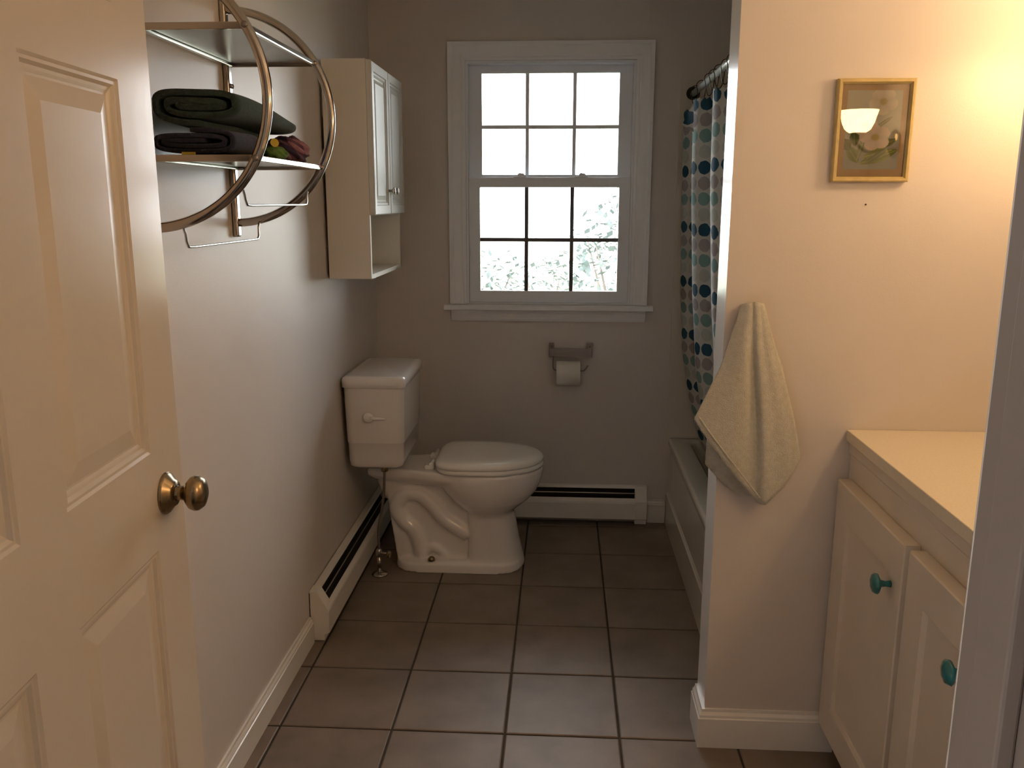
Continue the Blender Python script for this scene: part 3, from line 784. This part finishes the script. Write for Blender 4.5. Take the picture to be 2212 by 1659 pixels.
g = strip_extrude('folded_towel', stadium_spiral(-0.737, 1.6955, 0.098, 0.0335, 2.3, 0.0158), 0.0118, 1.785, 2.15, M['towel_green'], None, warp=warp_g)
tag(g, 'dark green towel folded on top of the pile on the chrome rack', 'towel')
# navy towel: an s-fold with open loops
def sfold(x0, x1, zlist, th):
    pts = []
    for i, z in enumerate(zlist):
        a, b = (x0, x1) if i % 2 == 0 else (x1, x0)
        for k in range(9):
            t = k / 8; pts.append((a + (b - a) * t, z + 0.003 * math.sin(t * 6 + i)))
        if i < len(zlist) - 1:
            zc = (z + zlist[i + 1]) / 2; rr = abs(zlist[i + 1] - z) / 2; sg = 1 if b > a else -1
            for k in range(1, 8):
                aa = -PI / 2 + PI * k / 8
                pts.append((b + sg * rr * 1.2 * math.cos(aa), zc + rr * math.sin(aa)))
    return pts
def warp_n(x, y, z, t): return x + 0.003 * math.sin(14 * y), y + 0.006 * math.sin(15 * x + 40 * z), z + 0.001 * math.sin(20 * y)
nv = strip_extrude('folded_towel', [(2 * -0.757 - x, 2 * (SZ + 0.0295) - z) for x, z in stadium_spiral(-0.757, SZ + 0.0295, 0.091, 0.0235, 2.05, 0.0105)], 0.0085, 1.782, 1.925, M['towel_navy'], None, warp=warp_n)
tag(nv, 'dark navy towel folded in loops under the green towel', 'towel')
tgb = bmesh.new(); add_box(tgb, (-0.775, -0.748), (1.770, 1.7745), (SZ + 0.002, SZ + 0.008)); obj('care_tag', tgb, M['yellow'], nv)
# crumpled flannel and green cloth at the far end
def crumple(name, c, rad, m, seed, amp, parent=None, floorz=None, label=None):
    rnd = random.Random(seed); bm = bmesh.new()
    bmesh.ops.create_uvsphere(bm, u_segments=40, v_segments=24, radius=1.0)
    uvl = bm.loops.layers.uv.new('UVMap')
    ph = [(rnd.uniform(2, 7), rnd.uniform(2, 7), rnd.uniform(2, 7), rnd.uniform(0, 6)) for _ in range(7)]
    for f in bm.faces:
        for l in f.loops:
            co = l.vert.co; l[uvl].uv = (co.x * rad[0] * 1.7 + co.z * 0.05, co.y * rad[1] * 1.2 + co.z * rad[2] * 1.8)
    for v in bm.verts:
        n = v.co.normalized(); d = 0
        for k, (a, b, cc, p) in enumerate(ph): d += abs(math.sin(a * n.x + b * n.y + cc * n.z + p)) - 0.6
        q = n * (1 + amp * d / 2.5)
        z = c[2] + q.z * rad[2]
        if floorz is not None: z = max(z, floorz + 0.0005)
        v.co = Vector((c[0] + q.x * rad[0], c[1] + q.y * rad[1], z))
    return obj(name, bm, m, parent, smooth=True)
pl = crumple('flannel_cloth', (-0.672, 2.135, 1.6245), (0.046, 0.080, 0.0335), M['plaid'], 3, 0.22, floorz=SZ)
tag(pl, 'purple plaid flannel cloth bundled at the far end of the rack shelf', 'cloth')
gc = crumple('green_cloth', (-0.655, 1.985, 1.6095), (0.026, 0.05, 0.0165), M['cloth_green'], 9, 0.22, floorz=SZ)
tag(gc, 'small bright green cloth tucked beside the plaid flannel', 'cloth')
bm = bmesh.new(); add_lathe(bm, [(0.0, 0), (0.0095, 0.0), (0.0095, 0.0012), (0, 0.0014)], (-0.643, 1.955, 1.632), (0.55, -0.8, 0.2), 20)
pt = obj('yellow_patch', bm, M['yellow'], gc)

# ------------------------------------------------------------------ toilet paper holder and roll
tph = root('paper_holder', (0.042, YB, 0.80), 'dark nickel toilet paper holder with wire arm below the window', 'paper holder')
bm = bmesh.new()
for k in range(5):
    add_box(bm, (-0.054, 0.139), (YB - 0.030 - 0.0, YB - 0.024), (0.802 + k * 0.0085, 0.802 + k * 0.0085 + 0.0065))
add_box(bm, (-0.054, 0.139), (YB - 0.026, YB - 0.021), (0.802, 0.843))
obj('ribbed_bar', bm, M['nickel'], tph)
for x0, x1 in ((-0.057, -0.033), (0.118, 0.142)):
    e_ = box('mounting_ear', (x0, x1), (YB - 0.028, YB), (0.803, 0.866), M['nickel'], tph, bevel=0.003)
    lathe('screw', [(0.005, 0), (0.005, 0.002), (0, 0.003)], ((x0 + x1) / 2, YB - 0.028, 0.854), (0, -1, 0), M['chrome'], e_, seg=10)
tube('wire_arm', catmull([(-0.037, YB - 0.028, 0.806), (-0.037, YB - 0.045, 0.800), (-0.037, YB - 0.060, 0.775), (-0.035, YB - 0.062, 0.757), (-0.020, YB - 0.062, 0.747), (0.04, YB - 0.062, 0.746), (0.095, YB - 0.062, 0.747), (0.108, YB - 0.062, 0.751), (0.122, YB - 0.060, 0.772)], 5), 0.0032, M['nickel'], tph, seg=8)
rl = root('toilet_paper_roll', (0.033, YB - 0.062, 0.69), 'white toilet paper roll on the wire arm', 'toilet paper')
bm = bmesh.new()
add_lathe(bm, [(0.0205, -0.054), (0.0555, -0.054), (0.057, -0.051), (0.057, 0.051), (0.0555, 0.054), (0.0205, 0.054), (0.0205, -0.054)], (0.033, YB - 0.0625, 0.7335), (1, 0, 0), 36)
for f in [f for f in bm.faces if len(f.verts) > 4]: bm.faces.remove(f)
o = obj('paper', bm, M['paper'], rl); smooth_angle(o, 40)
bm = bmesh.new(); add_lathe(bm, [(0.0200, -0.053), (0.0200, 0.053), (0.0185, 0.053), (0.0185, -0.053)], (0.033, YB - 0.0625, 0.7335), (1, 0, 0), 24)
for f in [f for f in bm.faces if len(f.verts) > 4]: bm.faces.remove(f)
obj('core_tube', bm, M['cardboard'], rl, smooth=True)

# ------------------------------------------------------------------ bathtub, surround, rod, curtain
tub = root('bathtub', (0.9, 3.15, 0), 'cream bathtub with plain apron behind the partition wall', 'bathtub')
bm = bmesh.new()
TX0, TX1, TY0, TY1, TZ = 0.508, XR - 0.001, YW1 + 0.001, YB - 0.006, 0.42
rings = []
def rr3(x0, x1, y0, y1, r, z): return [(x, y, z) for x, y in rrect(x0, x1, y0, y1, r, 6)]
for (x0, x1, y0, y1, r, z) in ((TX0 + 0.004, TX1, TY0, TY1, 0.004, 0.385), (TX0, TX1, TY0, TY1, 0.004, 0.390), (TX0, TX1, TY0, TY1, 0.004, 0.412), (TX0 + 0.004, TX1 - 0.002, TY0 + 0.002, TY1 - 0.002, 0.008, 0.419), (TX0 + 0.012, TX1 - 0.01, TY0 + 0.01, TY1 - 0.01, 0.012, 0.42),
                              (TX0 + 0.085, TX1 - 0.06, TY0 + 0.09, TY1 - 0.045, 0.06, 0.42), (TX0 + 0.096, TX1 - 0.072, TY0 + 0.105, TY1 - 0.058, 0.06, 0.412), (TX0 + 0.108, TX1 - 0.09, TY0 + 0.15, TY1 - 0.11, 0.10, 0.20), (TX0 + 0.15, TX1 - 0.14, TY0 + 0.22, TY1 - 0.17, 0.10, 0.075)):
    rings.append(rr3(x0, x1, y0, y1, r, z))
add_loft(bm, rings, cap0=False); o = obj('basin', bm, M['tub'], tub); smooth_angle(o, 60)
prism('apron', [(TX0 + 0.004, 0.386), (TX0 + 0.008, 0.380), (TX0 + 0.010, 0.36), (TX0 + 0.008, 0.160), (TX0 + 0.003, 0.150), (TX0 - 0.001, 0.146), (TX0 - 0.003, 0.0), (TX0 + 0.03, 0.0), (TX0 + 0.03, 0.386)], 1, TY0, TY1, M['tub'], tub)
# surround
tag(box('trim_2', (0.500, XR), (YB - 0.005, YB), (0.42, 2.02), M['surround'], bevel=0.001), 'beige tub surround panel on the back wall beside the curtain', 'wall panel', kind=S)
rodr = root('curtain_rod', (0.553, 3.15, 1.965), 'pale shower curtain rod running between partition and back wall', 'curtain rod')
tube('rod', [(0.553, YW1 + 0.001, 1.968), (0.553, YB - 0.006, 1.962)], 0.0125, M['rod'], rodr, seg=16)
for y, d in ((YW1, 1), (YB - 0.005, -1)):
    lathe('flange', [(0.028, 0), (0.028, 0.006), (0.018, 0.016), (0.014, 0.020)], (0.553, y, 1.965), (0, d, 0), M['ring'], rodr)
# curtain
def curtain():
    plan = [(3.905, 0.512), (3.865, 0.530), (3.850, 0.560), (3.845, 0.592), (3.79, 0.604), (3.68, 0.580), (3.57, 0.522), (3.515, 0.496), (3.465, 0.506), (3.445, 0.535), (3.445, 0.568), (3.43, 0.594), (3.36, 0.600), (3.28, 0.572), (3.23, 0.532), (3.195, 0.518), (3.15, 0.532), (3.13, 0.565), (3.11, 0.596), (3.03, 0.596), (2.96, 0.555), (2.91, 0.528), (2.86, 0.545), (2.83, 0.585), (2.74, 0.596), (2.66, 0.555), (2.60, 0.535), (2.54, 0.56), (2.50, 0.585), (2.42, 0.575)]
    base = catmull([(x, y, 0) for y, x in plan], 6)
    def lean(z):
        tb = [(0.20, 0.19), (0.24, 0.185), (0.35, 0.150), (0.47, 0.112), (0.625, 0.068), (0.84, 0.030), (1.13, 0.012), (1.5, 0.003), (1.9, 0.0)]
        if z <= tb[0][0]: return tb[0][1]
        for (a, va), (b, vb) in zip(tb, tb[1:]):
            if z <= b: return va + (vb - va) * (z - a) / (b - a)
        return 0
    u = [0.0]
    for a, b in zip(base, base[1:]): u.append(u[-1] + (b - a).length * 1.0)
    zt, zb, nz = 1.893, 0.17, 50
    bm = bmesh.new(); uvl = bm.loops.layers.uv.new('UVMap'); G_ = []
    for k in range(nz + 1):
        t = k / nz; z = zt + (zb - zt) * t
        row = []
        for i, p in enumerate(base):
            amp = 1.0 - 0.30 * t; mid = 0.548
            # the folds narrow to the hooks at the hem on top
            front = max(0, min(1, (3.60 - p.y) / 0.12))
            x = mid + (p.x - mid) * amp + lean(z) + front * 0.018 * max(0, min(1, (1.6 - z) / 0.6)) * (1 if z > 0.6 else z / 0.6)
            zz = z - (0.008 * math.sin(i * 0.9) ** 2 if k == 0 else 0)
            row.append(bm.verts.new((x, p.y + 0.012 * t * math.sin(i * 0.4), zz)))
        G_.append(row)
    for k in range(nz):
        for i in range(len(base) - 1):
            f = bm.faces.new((G_[k][i], G_[k][i + 1], G_[k + 1][i + 1], G_[k + 1][i]))
            zz = [zt + (zb - zt) * kk / nz for kk in (k, k, k + 1, k + 1)]
            for l, ii, zv in zip(f.loops, (i, i + 1, i + 1, i), zz): l[uvl].uv = (u[ii] + 0.004, zv - 0.0115)
    o = obj('shower_curtain', bm, M['curtain'], None, smooth=True)
    s = o.modifiers.new('thick', 'SOLIDIFY'); s.thickness = 0.0012; s.offset = 0
    return o
cur = tag(curtain(), 'white shower curtain with rows of blue and grey dots hanging into the tub', 'shower curtain')
bm = bmesh.new(); uvl = bm.loops.layers.uv.new('UVMap')
fl = [(0.500, 3.500, 1.885), (0.480, 3.535, 1.842), (0.461, 3.545, 1.800), (0.479, 3.525, 1.785), (0.500, 3.492, 1.768)]
f = bm.faces.new([bm.verts.new(p) for p in fl])
for l, q in zip(f.loops, ((0.050, 0.117), (0.028, 0.074), (0.008, 0.032), (0.026, 0.017), (0.050, 0.0))): l[uvl].uv = (q[0], q[1] + 2.55 * 0.059)
fo = obj('folded_corner', bm, M['curtain'], cur)
sm_ = fo.modifiers.new('thick', 'SOLIDIFY'); sm_.thickness = 0.002
rg = None
for k, y in enumerate((3.86, 3.70, 3.50, 3.40, 3.29, 3.17, 3.05, 2.92, 2.78, 2.62, 2.46)):
    if rg is None:
        bm = bmesh.new()
        add_tube(bm, [(0.021 * math.cos(a) * (1 if math.sin(a) > 0 else 0.8), 0.003 * math.sin(2 * a), 0.0 + (0.021 if math.sin(a) > 0 else 0.062) * math.sin(a)) for a in [2 * PI * q / 28 for q in range(28)]], 0.0017, 6, closed=True)
        rg = obj('curtain_ring', bm, M['ring'], None, smooth=True); o = rg
    else:
        o = rg.copy(); C.objects.link(o)
    o.location = (0.552, y, 1.9665 - 0.002); o.rotation_euler = (0, 0, random.uniform(-0.5, 0.5))
    ords = ('first', 'second', 'third', 'fourth', 'fifth', 'sixth', 'seventh', 'eighth', 'ninth', 'tenth', 'eleventh')
    tag(o, 'dark metal curtain ring on the rod, %s from the window wall' % ords[k], 'curtain ring', 'curtain rings on the shower rod')

# ------------------------------------------------------------------ hand towel on its hook
hk = root('towel_hook', (0.472, YW0, 1.25), 'small metal hook under the sage hand towel', 'hook')
lathe('backplate', [(0.014, 0), (0.014, 0.003), (0.010, 0.005)], (0.472, YW0, 1.235), (0, -1, 0), M['nickel'], hk, seg=16)
tube('prong', catmull([(0.472, YW0 - 0.004, 1.235), (0.472, YW0 - 0.022, 1.232), (0.472, YW0 - 0.030, 1.242), (0.472, YW0 - 0.031, 1.250)], 5), 0.004, M['nickel'], hk, seg=8)
def lerp(a, b, t): return a + (b - a) * t
def poly_at(pl, t):
    n = len(pl) - 1; x = min(t * n, n - 1e-6); i = int(x); f = x - i
    return tuple(lerp(a, b, f) for a, b in zip(pl[i], pl[i + 1]))
def drape(bm, left, right, bottom, y0, depth, folds, phase, nu=44, nv=44, flip=False):
    """a hanging sheet bounded by a left, a right and a bottom contour (x,z)"""
    rows = []
    for k in range(nv + 1):
        v = k / nv; row = []
        for i in range(nu + 1):
            u = i / nu
            Lp = poly_at(left, v); Rp = poly_at(right, v)
            top = (lerp(left[0][0], right[0][0], u), lerp(left[0][1], right[0][1], u) + 0.006 * math.sin(PI * u))
            bot = poly_at(bottom, u)
            # transfinite blend of the four contours
            cx_ = (1 - v) * top[0] + v * bot[0] + (1 - u) * Lp[0] + u * Rp[0] - ((1 - u) * (1 - v) * left[0][0] + u * (1 - v) * right[0][0] + (1 - u) * v * bottom[0][0] + u * v * bottom[-1][0])
            cz_ = (1 - v) * top[1] + v * bot[1] + (1 - u) * Lp[1] + u * Rp[1] - ((1 - u) * (1 - v) * left[0][1] + u * (1 - v) * right[0][1] + (1 - u) * v * bottom[0][1] + u * v * bottom[-1][1])
            fold = 0.0
            for uc, w_, a_ in folds: fold += a_ * math.exp(-((u - uc) / w_) ** 2)
            y = y0 - depth * math.sin(PI * u) ** 0.7 * (0.55 + 0.45 * v) - fold * min(1, v * 2.2 + 0.25) + 0.0015 * math.sin(9 * u + 7 * v + phase)
            row.append((cx_, y, cz_))
        rows.append(row)
    V = [[bm.verts.new(p) for p in r] for r in rows]
    for k in range(nv):
        for i in range(nu): bm.faces.new((V[k][i], V[k][i + 1], V[k + 1][i + 1], V[k + 1][i]))
htow = root('hand_towel', (0.48, 2.17, 0.73), 'sage green hand towel hanging from a hook on the partition wall', 'towel')
bm = bmesh.new()
drape(bm, [(0.447, 1.256), (0.426, 1.18), (0.403, 1.10), (0.372, 1.03), (0.342, 0.960)], [(0.499, 1.258), (0.521, 1.185), (0.555, 1.091), (0.592, 0.972), (0.617, 0.862)],
      [(0.342, 0.960), (0.380, 0.905), (0.456, 0.808), (0.512, 0.742), (0.530, 0.742), (0.575, 0.785), (0.617, 0.862)], 2.170, 0.018, [(0.28, 0.13, 0.010), (0.47, 0.09, -0.012), (0.66, 0.13, 0.008), (0.88, 0.07, 0.005)], 0)
fr_ = obj('front_drape', bm, M['towel'], htow, smooth=True)
md = fr_.modifiers.new('thick', 'SOLIDIFY'); md.thickness = 0.005; md.offset = 0
bm = bmesh.new()
drape(bm, [(0.450, 1.250), (0.432, 1.12), (0.405, 1.02), (0.384, 0.93), (0.382, 0.830)], [(0.500, 1.250), (0.530, 1.185), (0.566, 1.091), (0.594, 0.99), (0.605, 0.88)],
      [(0.382, 0.830), (0.426, 0.782), (0.470, 0.748), (0.505, 0.746), (0.56, 0.80), (0.605, 0.88)], 2.2065, 0.008, [(0.3, 0.08, 0.004), (0.7, 0.1, 0.004)], 2)
bk_ = obj('back_drape', bm, M['towel'], htow, smooth=True)
md = bk_.modifiers.new('thick', 'SOLIDIFY'); md.thickness = 0.004; md.offset = 0
# stitched hem
bm = bmesh.new()
hem = catmull([(0.353, 2.164, 0.968), (0.391, 2.150, 0.916), (0.464, 2.136, 0.824), (0.515, 2.142, 0.760)], 6)
add_tube(bm, hem, 0.0022, 6); obj('hem', bm, M['towel'], fr_, smooth=True)

# ------------------------------------------------------------------ framed flower print
pic = root('framed_picture', (0.741, YW0, 1.553), 'small gold-framed print of pale flowers on the partition wall', 'picture')
px0, px1, pz0, pz1, py0, py1 = 0.6495, 0.8315, 1.5530, 1.7925, YW0 - 0.022, YW0 - 0.001
fw_ = 0.0125
fp = [(0, 0), (0, 0.018), (0.003, 0.021), (0.008, 0.021), (fw_, 0.013), (fw_, 0.0)]
cor = [(px0, pz0), (px1, pz0), (px1, pz1), (px0, pz1)]
sgn = [(1, 1), (-1, 1), (-1, -1), (1, -1)]
for k in range(4):
    bm = bmesh.new(); R = []
    for q in (k, (k + 1) % 4):
        R.append([(cor[q][0] + sgn[q][0] * a, py1 - d, cor[q][1] + sgn[q][1] * a) for a, d in fp])
    add_loft(bm, R); obj('frame_rail', bm, M['gold'], pic)
box('mat_board', (px0 + fw_, px1 - fw_), (py1 - 0.007, py1 - 0.004), (pz0 + fw_, pz1 - fw_), M['mat_board'], pic)
box('glass_pane', (px0 + fw_, px1 - fw_), (py1 - 0.0125, py1 - 0.0105), (pz0 + fw_, pz1 - fw_), M['picture_glass'], pic)
# print: inked grid
gx0, gx1, gz0, gz1 = px0 + 0.027, px1 - 0.026, pz0 + 0.030, pz1 - 0.026
NXp, NZp = 96, 136
bm = bmesh.new(); vs = [[bm.verts.new((lerp(gx0, gx1, i / NXp), py1 - 0.0074, lerp(gz0, gz1, j / NZp))) for i in range(NXp + 1)] for j in range(NZp + 1)]
for j in range(NZp):
    for i in range(NXp): bm.faces.new((vs[j][i], vs[j][i + 1], vs[j + 1][i + 1], vs[j + 1][i]))
pr_ = obj('print', bm, M['print'], pic)
def ink(u, v):
    """u across 0..1, v up 0..1.42 (aspect kept)"""
    c = Vector((0.46, 0.44, 0.35)).lerp(Vector((0.30, 0.31, 0.28)), max(0, min(1, 1.15 - v)))
    def leaf(c0, cx, cz, a, l, w, col, vein=True):
        dx, dz = u - cx, v - cz; p = dx * math.cos(a) + dz * math.sin(a); q = -dx * math.sin(a) + dz * math.cos(a)
        if 0 < p < l and abs(q) < w * math.sin(PI * p / l) ** 0.8:
            k = 0.75 + 0.5 * abs(q) / w
            return Vector(col) * (k if abs(q) > 0.012 else 1.5)
        return c0
    for args in ((0.30, 0.10, 0.35, 0.75, 0.10, (0.17, 0.20, 0.05)), (0.28, 0.12, 2.2, 0.38, 0.10, (0.15, 0.18, 0.05)), (0.20, 0.42, 1.7, 0.30, 0.09, (0.09, 0.12, 0.04)), (0.12, 0.36, 2.3, 0.25, 0.10, (0.08, 0.10, 0.03)),
                 (0.35, 0.22, 0.25, 0.55, 0.09, (0.22, 0.24, 0.07)), (0.25, 0.16, 1.3, 0.55, 0.06, (0.20, 0.22, 0.12)), (0.62, 0.42, 0.35, 0.36, 0.07, (0.10, 0.13, 0.04)), (0.52, 0.72, 0.62, 0.42, 0.035, (0.20, 0.20, 0.12)), (0.40, 0.10, 0.6, 0.5, 0.05, (0.13, 0.15, 0.05))):
        c = leaf(c, *args)
    def flower(c0, cx, cz, r, n, col, rot, sq=1.0):
        dx, dz = (u - cx), (v - cz) / sq; d = math.hypot(dx, dz); a = math.atan2(dz, dx) + rot
        rim = r * (0.72 + 0.28 * abs(math.cos(a * n / 2)) ** 0.6)
        if d < rim:
            k = 0.82 + 0.22 * d / r; s = 0.9 + 0.1 * abs(math.cos(a * n / 2))
            o = Vector(col) * k * s
            if d < r * 0.22: o = Vector((0.36, 0.27, 0.06))
            elif d < r * 0.30: o = o.lerp(Vector((0.40, 0.32, 0.10)), 0.6)
            return o
        return c0
    c = flower(c, 0.66, 1.22, 0.27, 5, (0.60, 0.53, 0.42), 0.3, 0.9)
    c = flower(c, 0.36, 0.80, 0.22, 5, (0.60, 0.52, 0.43), 1.1, 0.9)
    c = flower(c, 0.56, 0.58, 0.29, 5, (0.60, 0.48, 0.40), 0.7, 0.85)
    return c
ca = pr_.data.color_attributes.new('ink', 'FLOAT_COLOR', 'POINT')
for idx in range((NXp + 1) * (NZp + 1)):
    i, j = idx % (NXp + 1), idx // (NXp + 1)
    q = ink(i / NXp, 1.42 * j / NZp) * 1.3; ca.data[idx].color = (q.x, q.y, q.z, 1)
nl = lathe('nail', [(0.0012, 0), (0.0012, 0.003), (0.0025, 0.0035), (0, 0.0042)], (0.741, YW0 + 0.0005, 1.499), (0.2, -1, 0.1), M['nail'], None, seg=8)
tag(nl, 'tiny dark nail left in the wall under the picture', 'nail')

# ------------------------------------------------------------------ vanity
van = root('vanity_cabinet', (1.0, 1.45, 0), 'cream vanity cabinet with panelled doors and turquoise knobs', 'vanity')
VF, VY0, VY1 = 0.757, 0.62, YW0 - 0.002
prism('carcass', [(VF, 0.09), (VF, 0.898), (XR - 0.001, 0.898), (XR - 0.001, 0.0), (VF + 0.07, 0.0), (VF + 0.07, 0.09)], 1, VY0, VY1, M['vanity'], van)
bm = bmesh.new(); add_prism(bm, [(VF, 0.898), (VF - 0.005, 0.898), (VF - 0.005, 0.868), (VF - 0.001, 0.862), (VF, 0.862)], 1, VY0, VY1); obj('top_moulding', bm, M['vanity'], van)
for y1, y0 in ((2.189, 1.742), (1.716, 1.270), (1.244, 0.80)):
    z0, z1, xf, xb = 0.100, 0.802, 0.7225, VF - 0.0008
    w_ = 0.088
    bm = bmesh.new(); R = []
    for ins, x in ((0, xb), (0, xf + 0.003), (0.003, xf), (w_, xf), (w_ + 0.004, xf + 0.003), (w_ + 0.010, xf + 0.008), (w_ + 0.02, xf + 0.0085)):
        R.append([(x, y0 + ins, z0 + ins), (x, y1 - ins, z0 + ins), (x, y1 - ins, z1 - ins), (x, y0 + ins, z1 - ins)])
    add_loft(bm, R); d_ = obj('cabinet_door', bm, M['vanity'], van)
    yk = y0 + 0.052
    if abs(y0 - 1.27) < 0.01: yk = 1.43
    lathe('knob', [(0.008, 0), (0.0065, 0.012), (0.009, 0.022), (0.021, 0.027), (0.0245, 0.032), (0.020, 0.038), (0.010, 0.041), (0, 0.0415)], (xf, yk, 0.692), (-1, 0, 0), M['turquoise'], d_, seg=8)
ct = box('countertop', (0.742, XR - 0.001), (VY0 - 0.01, YW0 - 0.0015), (0.8985, 0.928), M['counter'], None, bevel=0.002)
tag(ct, 'cream laminate countertop over the vanity against the partition wall', 'countertop')

# ------------------------------------------------------------------ wall sconces over the vanity
def sconce(y, label):
    x, z = 1.150, 1.820
    s = root('wall_sconce', (XR, y, z - 0.1), label, 'sconce', 'pair of sconces over the vanity')
    lathe('backplate', [(0.055, 0), (0.055, 0.008), (0.040, 0.016), (0.014, 0.020)], (XR - 0.0005, y, z - 0.09), (-1, 0, 0), M['brass'], s)
    tube('arm', catmull([(XR - 0.015, y, z - 0.09), (XR - 0.07, y, z - 0.115), (x + 0.03, y, z - 0.115), (x, y, z - 0.085), (x, y, z - 0.066)], 6), 0.007, M['brass'], s, seg=10)
    lathe('socket_cup', [(0.010, -0.02), (0.026, -0.01), (0.030, 0.006), (0.026, 0.012)], (x, y, z - 0.055), (0, 0, 1), M['brass'], s)
    bm = bmesh.new()
    prof_ = [(0.028, -0.050), (0.048, -0.036), (0.060, -0.012), (0.066, 0.012), (0.073, 0.036), (0.077, 0.067), (0.066, 0.03), (0.059, -0.005), (0.048, -0.037), (0.030, -0.053)]
    add_lathe(bm, [(r, d) for r, d in prof_[:5]], (x, y, z), (0, 0, 1), 32)
    for f in [f for f in bm.faces if len(f.verts) > 4]: bm.faces.remove(f)
    o = obj('glass_shade', bm, M['shade'], s, smooth=True)
    lathe('bulb', [(0.010, -0.045), (0.014, -0.034), (0.024, -0.012), (0.026, 0.002), (0.018, 0.018), (0, 0.025)], (x, y, z), (0, 0, 1), M['bulb'], s, seg=20)
sconce(0.81, 'lit sconce whose shade is mirrored in the picture glass')
sconce(1.91, 'lit sconce glowing onto the partition wall over the vanity')
